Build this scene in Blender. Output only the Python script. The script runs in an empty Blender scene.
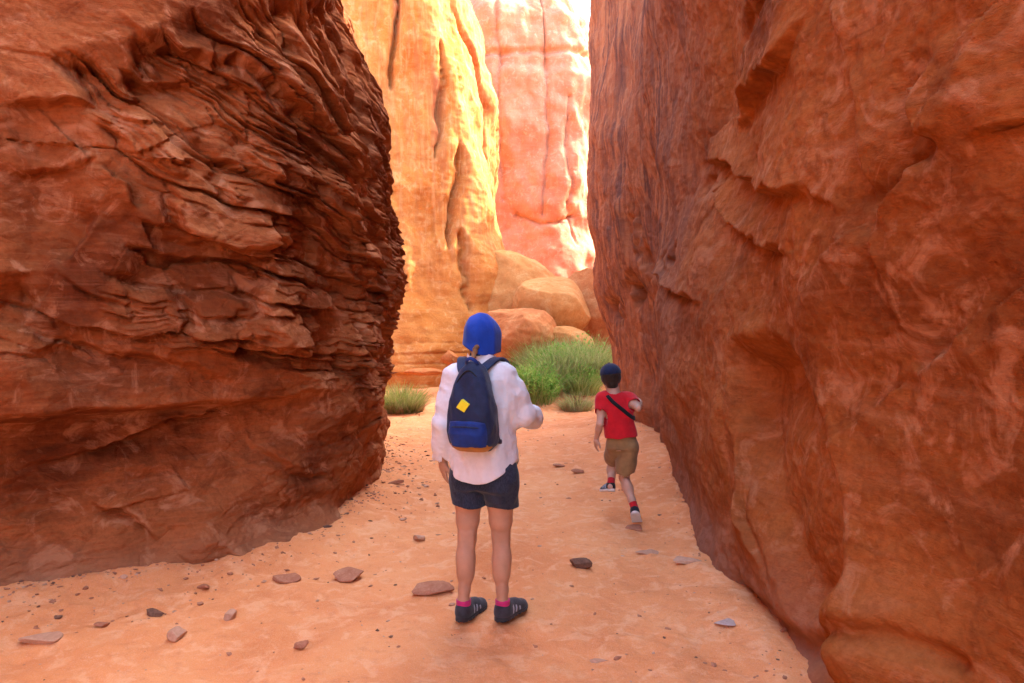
import bpy, math, random
import numpy as np
from mathutils import Vector, Matrix

sc = bpy.context.scene
R = math.radians

# ------------------------------------------------------------------ camera
W, H = 1024, 683
FPX, CAMZ, HORIZ = 740.0, 1.65, 318.0
PITCH = math.atan((HORIZ - H / 2) / FPX)          # negative: looking slightly down
cam = bpy.data.cameras.new('camera'); camo = bpy.data.objects.new('camera', cam)
sc.collection.objects.link(camo)
cam.sensor_width = 36.0; cam.lens = FPX * 36.0 / W
cam.clip_start = 0.05; cam.clip_end = 3000
camo.location = (0, 0, CAMZ); camo.rotation_euler = (math.pi / 2 + PITCH, 0, 0)
cam.dof.use_dof = True; cam.dof.focus_distance = 4.6; cam.dof.aperture_fstop = 12.0
sc.camera = camo

# ------------------------------------------------------------------ light
SUN_DIR = np.array([0.84, 0.54, 0.0]); SUN_EL = R(42)
az = math.atan2(SUN_DIR[0], SUN_DIR[1])            # clockwise from +Y
wd = bpy.data.worlds.new('World'); sc.world = wd; wd.use_nodes = True
nt = wd.node_tree
bg = nt.nodes['Background']; bg.inputs[1].default_value = 0.15
sky = nt.nodes.new('ShaderNodeTexSky'); sky.sky_type = 'NISHITA'; sky.sun_disc = False
sky.sun_elevation = SUN_EL; sky.sun_rotation = az
sky.air_density = 1.0; sky.dust_density = 4.0; sky.ozone_density = 0.5
nt.links.new(sky.outputs[0], bg.inputs[0])
sl = bpy.data.lights.new('sun', 'SUN'); sl.energy = 2.0; sl.angle = R(0.5); sl.color = (1.0, 0.95, 0.88)
so = bpy.data.objects.new('sun', sl); sc.collection.objects.link(so)
tos = Vector((math.sin(az) * math.cos(SUN_EL), math.cos(az) * math.cos(SUN_EL), math.sin(SUN_EL)))
so.rotation_euler = tos.to_track_quat('Z', 'Y').to_euler(); so.location = tos * 40
vs = sc.view_settings
vs.view_transform = 'Standard'; vs.look = 'None'; vs.exposure = 3.5; vs.gamma = 1.0; vs.use_curve_mapping = False
try:
    sc.cycles.diffuse_bounces = 5; sc.cycles.max_bounces = 8
    sc.cycles.use_denoising = True
    sc.cycles.sample_clamp_indirect = 6.0
    sc.cycles.caustics_reflective = False; sc.cycles.caustics_refractive = False
except Exception:
    pass

# ------------------------------------------------------------------ helpers
def tag(o, label=None, cat=None, group=None, kind=None):
    if label: o['label'] = label
    if cat: o['category'] = cat
    if group: o['group'] = group
    if kind: o['kind'] = kind
    return o

def link(o, parent=None):
    sc.collection.objects.link(o)
    if parent is not None: o.parent = parent
    return o

def empty(name, loc=(0, 0, 0), rz=0.0):
    o = bpy.data.objects.new(name, None); o.empty_display_size = 0.1
    o.location = loc; o.rotation_euler = (0, 0, rz)
    return link(o)

def np_mesh(name, V, F, mats, parent=None, smooth=True, mi=None):
    """V (n,3) array, F (m,4|3) int array."""
    me = bpy.data.meshes.new(name)
    V = np.ascontiguousarray(V, np.float32); F = np.ascontiguousarray(F, np.int32)
    k = F.shape[1]
    me.vertices.add(len(V)); me.vertices.foreach_set('co', V.ravel())
    me.loops.add(F.size); me.loops.foreach_set('vertex_index', F.ravel())
    me.polygons.add(len(F)); me.polygons.foreach_set('loop_start', np.arange(0, F.size, k, dtype=np.int32))
    me.polygons.foreach_set('use_smooth', np.full(len(F), smooth, dtype=bool))
    if not isinstance(mats, (list, tuple)): mats = [mats]
    for m in mats: me.materials.append(m)
    if mi is not None: me.polygons.foreach_set('material_index', np.ascontiguousarray(mi, np.int32))
    me.update(calc_edges=True); me.validate()
    return link(bpy.data.objects.new(name, me), parent)

cp, sp = math.cos(PITCH), math.sin(PITCH)
def ray(px, py):
    a = (px - W / 2) / FPX; b = (H / 2 - py) / FPX
    return np.array([a, cp - b * sp, sp + b * cp])      # y (forward) component ~1
def gp(px, py, z=0.0):
    r = ray(px, py); t = (z - CAMZ) / r[2]
    return np.array([r[0] * t, r[1] * t, z])
def at(px, py, d):
    r = ray(px, py); t = d / r[1]
    return np.array([r[0] * t, d, CAMZ + r[2] * t])
def project(P):
    x, y, z = P[..., 0], P[..., 1], P[..., 2] - CAMZ
    f = y * cp + z * sp; u = -y * sp + z * cp
    f = np.where(f < 0.05, np.nan, f)
    return W / 2 + FPX * x / f, H / 2 - FPX * u / f

# ---- noise in numpy
_r = np.random.RandomState(7)
_perm = np.concatenate([_r.permutation(256)] * 3).astype(np.int32)
_g3 = _r.normal(size=(256, 3)); _g3 /= np.linalg.norm(_g3, axis=1)[:, None]; _g3 = _g3.astype(np.float32)
_rnd = _r.rand(256).astype(np.float32); _rnd2 = _r.rand(256).astype(np.float32); _rnd3 = _r.rand(256).astype(np.float32); _rnd4 = _r.rand(256).astype(np.float32)
def hsh(i, j, seed=0):
    return _perm[_perm[(i + seed * 37) & 255] + (j & 255)]
_ang = np.linspace(0, 2 * np.pi, 256, endpoint=False); _gx = np.cos(_ang).astype(np.float32); _gy = np.sin(_ang).astype(np.float32)
_T = _perm[(_perm[np.arange(256)][:, None] + np.arange(256)[None, :])].astype(np.uint8)
_TX = _gx[_T].ravel(); _TY = _gy[_T].ravel()
def perlin2(x, y, seed=0):
    x, y = np.broadcast_arrays(np.asarray(x, np.float32) + np.float32(seed * 17.31), np.asarray(y, np.float32) + np.float32(seed * 5.77))
    xi = np.floor(x); yi = np.floor(y)
    xf = x - xi; yf = y - yi
    xi = xi.astype(np.int32) & 255; yi = yi.astype(np.int32) & 255
    x1 = ((xi + 1) & 255) << 8; xi = xi << 8; y1 = (yi + 1) & 255
    u = xf * xf * (3 - 2 * xf); v = yf * yf * (3 - 2 * yf)
    def g(i, fx, fy): return _TX[i] * fx + _TY[i] * fy
    a = g(xi + yi, xf, yf); b = g(x1 + yi, xf - 1, yf); c = g(xi + y1, xf, yf - 1); d = g(x1 + y1, xf - 1, yf - 1)
    a += u * (b - a); c += u * (d - c)
    return (a + v * (c - a)) * np.float32(1.5)
def perlin(x, y, z=0.0, seed=0):
    if np.ndim(z) == 0: return perlin2(x, y, seed)
    x = np.asarray(x, np.float32); y = np.asarray(y, np.float32); z = np.asarray(z, np.float32)
    x, y, z = np.broadcast_arrays(x, y, z + np.float32(seed * 17.31))
    xi = np.floor(x).astype(np.int32); yi = np.floor(y).astype(np.int32); zi = np.floor(z).astype(np.int32)
    xf = x - xi; yf = y - yi; zf = z - zi
    u = xf * xf * xf * (xf * (xf * 6 - 15) + 10); v = yf * yf * yf * (yf * (yf * 6 - 15) + 10); w = zf * zf * zf * (zf * (zf * 6 - 15) + 10)
    out = 0
    for dx in (0, 1):
        for dy in (0, 1):
            for dz in (0, 1):
                h = _perm[_perm[_perm[(xi + dx) & 255] + ((yi + dy) & 255)] + ((zi + dz) & 255)]
                g = _g3[h]
                d = g[..., 0] * (xf - dx) + g[..., 1] * (yf - dy) + g[..., 2] * (zf - dz)
                out = out + d * (u if dx else 1 - u) * (v if dy else 1 - v) * (w if dz else 1 - w)
    return out * 1.5
def fbm(x, y, z=0.0, o=4, seed=0, gain=0.5):
    a, t, n = 1.0, 0, 1.0
    for k in range(o):
        t = t + a * perlin(np.asarray(x) * n, np.asarray(y) * n, z * n, seed + k)
        a *= gain; n *= 2.03
    return t
def ridged(x, y, z=0.0, o=4, seed=0):
    a, t, n = 1.0, 0, 1.0
    for k in range(o):
        t = t + a * (1 - 2 * np.abs(perlin(np.asarray(x) * n, np.asarray(y) * n, z * n, seed + k)))
        a *= 0.5; n *= 2.1
    return t * 0.5
def cells(x, y, seed=0, mode='bulge', k=1.0, hv=0.5, tilt=0.0, w=1):
    """max of domes (bulges with sharp creases) or min of bowls (scoops with sharp ridges)."""
    xi = np.floor(x).astype(np.int32); yi = np.floor(y).astype(np.int32)
    best = None
    for dx in range(-w, w + 1):
        for dy in range(-w, w + 1):
            h = hsh(xi + dx, yi + dy, seed)
            cx = xi + dx + 0.15 + 0.7 * _rnd[h]; cy = yi + dy + 0.15 + 0.7 * _rnd2[h]
            ex = x - cx; ey = y - cy
            r2 = ex * ex + ey * ey
            t = tilt * ((_rnd4[h] - 0.5) * ex + (_rnd[(h + 91) & 255] - 0.5) * ey)
            if mode == 'bulge':
                q = hv * _rnd3[h] - k * r2 + t
                best = q if best is None else np.maximum(best, q)
            else:
                q = hv * _rnd3[h] + k * r2 + t
                best = q if best is None else np.minimum(best, q)
    return best.astype(np.float32)
def sstep(a, b, x):
    t = np.clip((x - a) / (b - a), 0, 1); return t * t * (3 - 2 * t)
def slabs(s, z, th, ln, seed=0, lip=0.12):
    """stacked broken plates: returns 0..1 protrusion; each plate juts out at its lower edge and slopes back above."""
    q = z / th
    i = np.floor(q).astype(np.int32)
    # jitter of layer boundaries
    jb = 0.35 * (_rnd[hsh(i, i * 0, seed)] - 0.5); jt = 0.35 * (_rnd[hsh(i + 1, i * 0, seed)] - 0.5)
    lo = i + jb; hi = i + 1 + jt
    below = q < lo; above = q >= hi
    i = np.where(below, i - 1, np.where(above, i + 1, i))
    jb = 0.35 * (_rnd[hsh(i, i * 0, seed)] - 0.5); jt = 0.35 * (_rnd[hsh(i + 1, i * 0, seed)] - 0.5)
    t = (q - i - jb) / (1 + jt - jb)
    L = ln * (0.5 + 1.2 * _rnd2[hsh(i, i * 0 + 5, seed)])
    c = s / L + 7.3 * _rnd3[hsh(i, i * 0 + 9, seed)]
    j = np.floor(c).astype(np.int32); f = c - j
    h = hsh(i, j, seed + 3)
    p = _rnd[h] ** 1.3
    e = np.minimum(f, 1 - f) * L / th
    edge = sstep(0.0, 0.22, e)
    prof = sstep(0.0, lip, t) * (1 - 0.5 * np.clip(t, 0, 1) ** 1.6)
    tl = (_rnd4[h] - 0.5) * (f - 0.5) * 0.9
    return np.clip(p + tl, 0.03, 1.3) * prof * (0.35 + 0.65 * edge) - 0.22 * (1 - sstep(0.0, lip * 1.1, t)) * _rnd3[h]

def catmull(P, n=40):
    P = np.asarray(P, float); out = []
    Q = np.vstack([2 * P[0] - P[1], P, 2 * P[-1] - P[-2]])
    for i in range(1, len(Q) - 2):
        p0, p1, p2, p3 = Q[i - 1:i + 3]
        for t in np.linspace(0, 1, n, endpoint=False):
            out.append(0.5 * ((2 * p1) + (-p0 + p2) * t + (2 * p0 - 5 * p1 + 4 * p2 - p3) * t * t + (-p0 + 3 * p1 - 3 * p2 + p3) * t ** 3))
    out.append(P[-1]); return np.array(out)

class Face:
    """a rock face: plan curve (x,y) swept over heights zs; offsets along the outward normal."""
    def __init__(self, pts, px_step, zs, side, min_ds=0.006, max_ds=0.3):
        C = catmull(pts)
        L = np.concatenate([[0], np.cumsum(np.linalg.norm(np.diff(C, axis=0), axis=1))])
        ss = [0.0]
        while ss[-1] < L[-1]:
            x = np.interp(ss[-1], L, C[:, 0]); y = np.interp(ss[-1], L, C[:, 1])
            d = math.hypot(x, y)
            ss.append(ss[-1] + min(max(px_step * d / FPX, min_ds), max_ds))
        ss[-1] = L[-1]
        self.s = np.array(ss); self.L = L; self.C = C
        self.xy = np.stack([np.interp(self.s, L, C[:, 0]), np.interp(self.s, L, C[:, 1])], 1)
        T = np.gradient(self.xy, self.s, axis=0)
        # smooth the tangents
        k = max(3, int(len(self.s) * 0.03)) | 1
        ker = np.hanning(k + 2)[1:-1]; ker /= ker.sum()
        T = np.stack([np.convolve(np.pad(T[:, i], k // 2, mode='edge'), ker, 'valid') for i in (0, 1)], 1)
        T /= np.linalg.norm(T, axis=1)[:, None]
        self.n = np.stack([T[:, 1], -T[:, 0]], 1) * side
        self.zs = np.asarray(zs, float)
        self.S, self.Z = np.meshgrid(self.s, self.zs, indexing='ij')
        self.S = self.S.astype(np.float32); self.Z = self.Z.astype(np.float32)
    def pos(self, off, dz=0.0):
        P = np.empty(self.S.shape + (3,), np.float32)
        P[..., 0] = self.xy[:, None, 0] + self.n[:, None, 0] * off
        P[..., 1] = self.xy[:, None, 1] + self.n[:, None, 1] * off
        P[..., 2] = self.Z + dz
        return P
    def set_base(self, off):
        P = self.pos(off)[::3, ::3]
        self.bu, self.bv = project(P); self.bs = self.S[::3, ::3]; self.bz = self.Z[::3, ::3]
        self.bd = P[..., 1]
    def pick(self, px, py):
        e = (self.bu - px) ** 2 + (self.bv - py) ** 2
        e = np.where(np.isnan(e), 1e9, e)
        near = e <= max(e.min() * 2, 25)
        d = np.where(near, self.bd, 1e9)
        d = d + np.where(near, np.sqrt(e) * 0.02, 0)
        i = np.argmin(d)
        return float(self.bs.flat[i]), float(self.bz.flat[i])
    def line(self, pp, w, amp_fn=None):
        """distance (m) to a polyline given by photo positions, and signed side."""
        Q = [self.pick(*p) for p in pp]
        D = np.full(self.S.shape, 1e9, np.float32); Sg = np.zeros(self.S.shape, np.float32)
        for (a, b) in zip(Q[:-1], Q[1:]):
            ax, ay = a; bx, by = b
            vx, vy = bx - ax, by - ay; l2 = vx * vx + vy * vy + 1e-9
            t = np.clip(((self.S - ax) * vx + (self.Z - ay) * vy) / l2, 0, 1)
            ex = self.S - ax - t * vx; ey = self.Z - ay - t * vy
            d = np.sqrt(ex * ex + ey * ey)
            sd = np.sign(vx * (self.Z - ay) - vy * (self.S - ax))
            m = d < D
            D = np.where(m, d, D); Sg = np.where(m, sd, Sg)
        return D, Sg
    def poly(self, pp, soft):
        """soft inside mask of a polygon given by photo positions."""
        Q = [self.pick(*p) for p in pp]
        D = np.full(self.S.shape, 1e9, np.float32); ins = np.zeros(self.S.shape, bool)
        for a, b in zip(Q, Q[1:] + Q[:1]):
            ax, ay = a; bx, by = b
            vx, vy = bx - ax, by - ay; l2 = vx * vx + vy * vy + 1e-9
            t = np.clip(((self.S - ax) * vx + (self.Z - ay) * vy) / l2, 0, 1)
            D = np.minimum(D, np.hypot(self.S - ax - t * vx, self.Z - ay - t * vy))
            c = ((ay > self.Z) != (by > self.Z)) & (self.S < (bx - ax) * (self.Z - ay) / (by - ay + 1e-12) + ax)
            ins ^= c
        sd = np.where(ins, D, -D)
        return sstep(-soft, soft, sd)
    def blob(self, px, py, rs, rz):
        s0, z0 = self.pick(px, py)
        return np.exp(-((self.S - s0) / rs) ** 2 - ((self.Z - z0) / rz) ** 2)
    def build(self, name, off, mat, back, top, dz=0.0, attrs=None):
        """close the face to a solid: back = plan points of the unseen sides; top domed over."""
        P = self.pos(off, dz)
        B = []
        pts = [self.xy[-1]] + [np.array(p, float) for p in back] + [self.xy[0]]
        for a, b in zip(pts[:-1], pts[1:]):
            n = max(2, int(np.linalg.norm(b - a) / 0.6))
            for t in np.linspace(0, 1, n, endpoint=False): B.append(a + (b - a) * t)
        B = np.array(B[1:])
        # carry edge offsets across the back so that the seam is closed
        nb = len(B); w = np.linspace(0, 1, nb + 2)[1:-1]
        eo = P[-1] - np.concatenate([np.repeat(self.xy[-1][None], len(self.zs), 0), np.zeros((len(self.zs), 1))], 1)
        so_ = P[0] - np.concatenate([np.repeat(self.xy[0][None], len(self.zs), 0), np.zeros((len(self.zs), 1))], 1)
        BP = np.empty((nb, len(self.zs), 3), np.float32)
        for q in range(nb):
            a = max(0, 1 - w[q] * 6); b = max(0, 1 - (1 - w[q]) * 6)
            BP[q, :, :2] = B[q] + eo[:, :2] * a + so_[:, :2] * b
            BP[q, :, 2] = eo[:, 2] * (1 - w[q]) + so_[:, 2] * w[q]
            BP[q, :, :2] += 0.25 * fbm(B[q][0] * 0.6 + 0 * self.zs, B[q][1] * 0.6, self.zs * 0.6, 3)[:, None] * (1 - max(a, b))
        A = np.concatenate([P, BP], 0)
        nc, nr = A.shape[:2]
        cen = A[:, -1, :].mean(0)
        rows = [A]
        for kk, up in ((0.93, 0.25), (0.75, 0.6), (0.5, 0.8), (0.25, 0.9), (0.02, 0.9)):
            Rw = A[:, -1, :].copy(); Rw[:, :2] = cen[:2] + (Rw[:, :2] - cen[:2]) * kk
            Rw[:, 2] += up * top + (0.3 * fbm(Rw[:, 0] * .7, Rw[:, 1] * .7, 0, 3) if kk > 0.1 else 0)
            rows.append(Rw[:, None, :])
        A = np.concatenate(rows, 1)
        nc, nr = A.shape[:2]
        idx = np.arange(nc * nr).reshape(nc, nr)
        nx = np.roll(idx, -1, 0)
        F = np.stack([idx[:, :-1], nx[:, :-1], nx[:, 1:], idx[:, 1:]], -1).reshape(-1, 4)
        if self.side_flip: F = F[:, ::-1]
        o = np_mesh(name, A.reshape(-1, 3), F, mat)
        if attrs:
            for an, arr in attrs.items():
                full = np.zeros((nc, nr), np.float32); full[:arr.shape[0], :arr.shape[1]] = arr
                at_ = o.data.attributes.new(an, 'FLOAT', 'POINT'); at_.data.foreach_set('value', full.ravel())
        return o
    side_flip = False

# ------------------------------------------------------------------ materials
class M:
    def __init__(self, name, rough=0.9, spec=0.2):
        self.m = bpy.data.materials.new(name); self.m.use_nodes = True
        self.nt = self.m.node_tree; self.b = self.nt.nodes['Principled BSDF']
        self.b.inputs['Roughness'].default_value = rough
        self.b.inputs['Specular IOR Level'].default_value = spec
        self.tc = None
    def n(self, t, **k):
        x = self.nt.nodes.new(t)
        for a, v in k.items(): setattr(x, a, v)
        return x
    def l(self, a, b): self.nt.links.new(a, b)
    def coord(self, scale=(1, 1, 1), rot=(0, 0, 0), kind='Object'):
        if self.tc is None: self.tc = self.n('ShaderNodeTexCoord')
        mp = self.n('ShaderNodeMapping'); mp.inputs['Scale'].default_value = scale; mp.inputs['Rotation'].default_value = rot
        self.l(self.tc.outputs[kind], mp.inputs[0]); return mp.outputs[0]
    def noise(self, vec, scale, detail=4, rough=0.55, dist=0.0):
        x = self.n('ShaderNodeTexNoise'); x.inputs['Scale'].default_value = scale; x.inputs['Detail'].default_value = detail
        x.inputs['Roughness'].default_value = rough; x.inputs['Distortion'].default_value = dist
        self.l(vec, x.inputs['Vector']); return x.outputs[0]
    def vor(self, vec, scale, feature='F1', rand=1.0):
        x = self.n('ShaderNodeTexVoronoi'); x.feature = feature; x.inputs['Scale'].default_value = scale; x.inputs['Randomness'].default_value = rand
        self.l(vec, x.inputs['Vector']); return x.outputs[0]
    def ramp(self, fac, stops):
        x = self.n('ShaderNodeValToRGB'); cr = x.color_ramp
        while len(cr.elements) < len(stops): cr.elements.new(0.5)
        for e, (p, c) in zip(cr.elements, stops):
            e.position = p; e.color = (*c, 1) if len(c) == 3 else c
        self.l(fac, x.inputs[0]); return x.outputs[0]
    def mapr(self, v, a, b, c=0.0, d=1.0):
        x = self.n('ShaderNodeMapRange'); x.inputs[1].default_value = a; x.inputs[2].default_value = b; x.inputs[3].default_value = c; x.inputs[4].default_value = d
        self.l(v, x.inputs[0]); return x.outputs[0]
    def math(self, op, a, b=None):
        x = self.n('ShaderNodeMath'); x.operation = op
        for i, v in enumerate((a, b)):
            if v is None: continue
            if isinstance(v, (int, float)): x.inputs[i].default_value = v
            else: self.l(v, x.inputs[i])
        return x.outputs[0]
    def mix(self, fac, a, b, bt='MIX'):
        x = self.n('ShaderNodeMix'); x.data_type = 'RGBA'; x.blend_type = bt; x.clamp_factor = True
        for i, v in ((0, fac), (6, a), (7, b)):
            if isinstance(v, (int, float)): x.inputs[i].default_value = v
            elif isinstance(v, tuple): x.inputs[i].default_value = (*v, 1)
            else: self.l(v, x.inputs[i])
        return x.outputs[2]
    def attr(self, name):
        x = self.n('ShaderNodeAttribute'); x.attribute_name = name; return x.outputs['Fac']
    def color(self, c):
        if isinstance(c, tuple): self.b.inputs['Base Color'].default_value = (*c, 1)
        else: self.l(c, self.b.inputs['Base Color'])
        return self
    def bump(self, h, strength=0.3, dist=0.02):
        x = self.n('ShaderNodeBump'); x.inputs['Strength'].default_value = strength; x.inputs['Distance'].default_value = dist
        self.l(h, x.inputs['Height'])
        if self.b.inputs['Normal'].is_linked: self.l(self.b.inputs['Normal'].links[0].from_socket, x.inputs['Normal'])
        self.l(x.outputs[0], self.b.inputs['Normal']); return self

def rock_mat(name, c_dark, c_mid, c_light, c_pale, strata_rot=(0, 0, 0), varnish=None, streak=None, crack=0.25):
    m = M(name, 0.96, 0.05)
    c0 = m.coord()
    big = m.noise(c0, 0.9, 5, 0.6, 0.4)
    base = m.ramp(big, [(0.3, c_dark), (0.5, c_mid), (0.7, c_light)])
    cs = m.coord((0.6, 0.6, 5.0), strata_rot)
    st = m.noise(cs, 1.6, 6, 0.65, 1.6)
    base = m.mix(m.mapr(st, 0.5, 0.72, 0, 0.3), base, c_pale)
    base = m.mix(m.mapr(m.noise(cs, 3.1, 5, 0.6, 1.3), 0.52, 0.7, 0, 0.3), base, c_dark)
    fine = m.noise(c0, 34, 5, 0.7)
    base = m.mix(m.mapr(fine, 0.40, 0.66, 0.0, 0.5), base, m.mix(0.5, base, c_dark, 'MULTIPLY'))
    patch = m.noise(c0, 4.5, 6, 0.65, 1.0)
    base = m.mix(m.mapr(patch, 0.53, 0.64, 0, 0.6), base, c_pale)
    base = m.mix(m.mapr(m.noise(c0, 2.1, 6, 0.7, 1.5), 0.54, 0.66, 0, 0.6), base, c_dark)
    spk = m.vor(c0, 60)
    base = m.mix(m.mapr(spk, 0.05, 0.14, 0.3, 0.0), base, c_dark)
    if varnish:
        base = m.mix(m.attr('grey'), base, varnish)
    if streak:
        ck = m.coord((3.2, 3.2, 0.22))
        k = m.noise(ck, 1.1, 7, 0.7, 0.6)
        base = m.mix(m.math('MULTIPLY', m.mapr(k, 0.46, 0.60, 0, 0.9), m.attr('varnish')), base, streak)
        k2 = m.noise(m.coord((5.0, 5.0, 0.35)), 2.3, 5, 0.6, 0.2)
        base = m.mix(m.math('MULTIPLY', m.mapr(k2, 0.5, 0.62, 0, 0.6), m.attr('varnish')), base, c_pale)
    crk = m.vor(m.mix(0.12, m.coord((2.2, 2.2, 6.0), strata_rot), m.n('ShaderNodeTexNoise').outputs[1], 'ADD'), 1.3, 'DISTANCE_TO_EDGE')
    ck2 = m.mapr(crk, 0.0, 0.035, 0.0, 1.0)
    m.color(base)
    (m.bump(ck2, crack, 0.02) if crack > .1 else None)
    m.bump(m.noise(c0, 110, 4, 0.7), 0.5, 0.007)
    m.bump(m.noise(m.coord((1, 1, 3.6), strata_rot), 22, 5, 0.68, 0.9), 0.45, 0.02)
    m.bump(m.noise(m.coord((1, 1, 1.6), strata_rot), 6, 4, 0.6, 1.2), 0.22, 0.05)
    return m.m
# ------------------------------------------------------------------ rock walls
def prof(z, pts):
    pts = np.array(pts, float)
    return np.interp(z, pts[:, 0], pts[:, 1]).astype(np.float32)
def smooth_prof(zs, pts, w=0.06):
    zz = np.linspace(-0.5, 16, 3300); v = np.interp(zz, *np.array(pts, float).T)
    k = max(3, int(w / 0.005)) | 1; ker = np.hanning(k + 2)[1:-1]; ker /= ker.sum()
    v = np.convolve(np.pad(v, k // 2, mode='edge'), ker, 'valid')
    return np.interp(zs, zz, v).astype(np.float32)

mat_left = rock_mat('red_sandstone', (0.14, 0.033, 0.011), (0.32, 0.094, 0.030), (0.43, 0.145, 0.052), (0.50, 0.22, 0.11), (0.0, R(6), 0), varnish=(0.32, 0.155, 0.085))
mat_right = rock_mat('orange_sandstone', (0.15, 0.038, 0.010), (0.31, 0.090, 0.021), (0.38, 0.125, 0.034), (0.44, 0.185, 0.085), (0, R(-12), 0), varnish=(0.29, 0.135, 0.088), streak=(0.13, 0.06, 0.045), crack=0.06)
mat_gold = rock_mat('golden_glow_sandstone', (0.40, 0.120, 0.022), (0.49, 0.185, 0.042), (0.54, 0.235, 0.068), (0.56, 0.30, 0.12), (0, 0, 0), varnish=(0.32, 0.10, 0.05), streak=(0.34, 0.13, 0.05))  # gold is part stain, mostly bounced glow put into the base colour
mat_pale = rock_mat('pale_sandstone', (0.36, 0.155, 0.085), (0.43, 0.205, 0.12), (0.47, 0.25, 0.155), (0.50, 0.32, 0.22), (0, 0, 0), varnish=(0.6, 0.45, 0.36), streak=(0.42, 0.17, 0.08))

# ---------------- left wall
zl = np.concatenate([np.arange(-0.25, 5.2, 0.0075), np.arange(5.2, 5.75, 0.05)])
lw_pts = [(-3.4, -9), (-4.6, -5), (-5.2, -1.5), (-4.9, 1.2), (-3.95, 3.0), (-2.95, 4.22), (-2.42, 4.57), (-1.92, 5.0), (-1.57, 5.5), (-1.38, 6.1), (-1.36, 6.8), (-1.46, 7.9), (-1.75, 9.3), (-2.6, 10.6), (-4.2, 11.6)]
fl = Face(lw_pts, 1.25, zl, 1.0, 0.007, 0.12)
S, Z = fl.S, fl.Z
pA = smooth_prof(zl, [(-.3, .25), (0, .16), (.12, .03), (.45, -.12), (.85, -.27), (1.03, -.24), (1.1, .08), (1.42, .06), (1.5, .17), (1.9, .16), (2.4, .2), (3.0, .16), (3.8, .05), (4.5, .0), (6, -.3), (12.6, -1.4)], .07)
pB = smooth_prof(zl, [(-.3, .1), (0, .02), (.3, .0), (.7, .0), (.95, .06), (1.25, .12), (1.6, .16), (2.2, .20), (2.7, .20), (3.2, .10), (3.9, -.10), (4.7, -.30), (6, -.6), (12.6, -1.8)], .12)
# s of a few base points
fl.flip = 1; s_mid = fl.s[np.argmin(np.hypot(fl.xy[:, 0] + 1.92, fl.xy[:, 1] - 5.0))]
s_cor = fl.s[np.argmin(np.hypot(fl.xy[:, 0] + 1.38, fl.xy[:, 1] - 6.3))]
wB = sstep(s_mid - 0.7, s_cor, S)
base = pA[None, :] * (1 - wB) + pB[None, :] * wB
fl.set_base(base)
off = base.copy()
# strata run down to the right: the coordinate the plates follow
warp = 0.10 * fbm(S * 0.8, Z * 0.9, 0, 3, 11)
slope = np.interp(Z, [0.9, 1.3, 1.9, 2.5, 3.1, 6], [-0.12, 0.0, 0.14, 0.30, 0.55, 0.6]).astype(np.float32)
hq = Z + slope * (S - s_mid) + warp
slab_m = fl.poly([(60, 60), (130, 55), (200, 20), (290, 0), (345, 0), (400, 200), (400, 330), (388, 380), (320, 375), (200, 345), (60, 350), (-60, 352), (-60, 285), (60, 280), (130, 270), (150, 200), (110, 130)], 0.07)
edge_m = sstep(s_cor - 0.5, s_cor + 0.2, S) * sstep(0.75, 1.2, Z)
low_m = 1 - sstep(0.9, 1.12, Z - 0.05 * (S - s_mid))
# broad form: scoops on the smooth faces
off += 0.16 * fbm(S * 0.55, Z * 0.55, 0, 3, 3) * sstep(0.2, 1.0, Z)
sm = np.clip(1 - slab_m - 0.4 * edge_m, 0, 1) * (1 - low_m)
off += sm * 0.20 * (cells(S * 0.9 + 0.3 * warp + 0.25 * Z, Z * 1.1 + 0.2 * S, 5, 'scoop', 0.8, 0.5) - 0.35)
off += sm * 0.045 * (cells(S * 2.3 + 0.6 * Z, Z * 2.9, 9, 'scoop', 0.7, 0.5) - 0.3)
# plates
w1 = 0.05 * fbm(S * 2.0, Z * 3.0, 0, 3, 21)
brk = 0.06 * fbm(S * 5.0, hq * 9.0, 0, 3, 23)
p0 = slabs(S + 1.5 * brk + 1.1, hq + 1.5 * w1 + .05, 0.52, 1.0, 15, 0.10)
p1 = slabs(S + brk, hq + w1, 0.27, 0.55, 1, 0.12)
p1b = slabs(S + brk + 3.3, hq + w1 + .13, 0.19, 0.5, 12, 0.14)
p2 = slabs(S * 1.0 + 0.3 + brk, hq + w1 * 1.4, 0.095, 0.36, 2, 0.2)
p3 = slabs(S + 1.7 + 0.5 * brk, hq + w1 * 1.2 + 0.03, 0.044, 0.24, 4, 0.3)
k1 = sstep(-.35, .35, fbm(S * 1.3, hq * 1.8, 0, 3, 25)); k2 = sstep(-.1, .45, fbm(S * 1.6 + 9, hq * 2.6, 0, 3, 27))
plate = (1 - .45 * sstep(s_cor - .3, s_cor + .3, S)) * (0.16 * p0 + 0.21 * p1 + 0.14 * k1 * p1b) + (1 - .75 * sstep(s_cor - .5, s_cor + .2, S)) * (0.11 * (1 - .7 * k1) * k2 * p2 + 0.03 * k2 * p3)
# the rubble of blocks in the middle and along the far edge
blk = cells(S * 4.2 + 0.7 * hq + 2 * w1, hq * 8.5 + 1.1 * S * 0.0 + 4 * w1, 31, 'bulge', 0.42, 1.0, 0.9)
blk2 = cells(S * 8.5, hq * 17, 33, 'bulge', 0.4, 1.0, 0.9)
rub = np.maximum(fl.blob(205, 130, 0.45, 0.22), np.clip(edge_m * 1.0, 0, 1) * 0.6)
off += slab_m * (plate - 0.20) + slab_m * rub * (0.14 * blk + 0.05 * blk2 - 0.03)
off += edge_m * (1 - slab_m) * (0.08 * blk + 0.045 * blk2 + 0.06 * p2 - 0.08)
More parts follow.
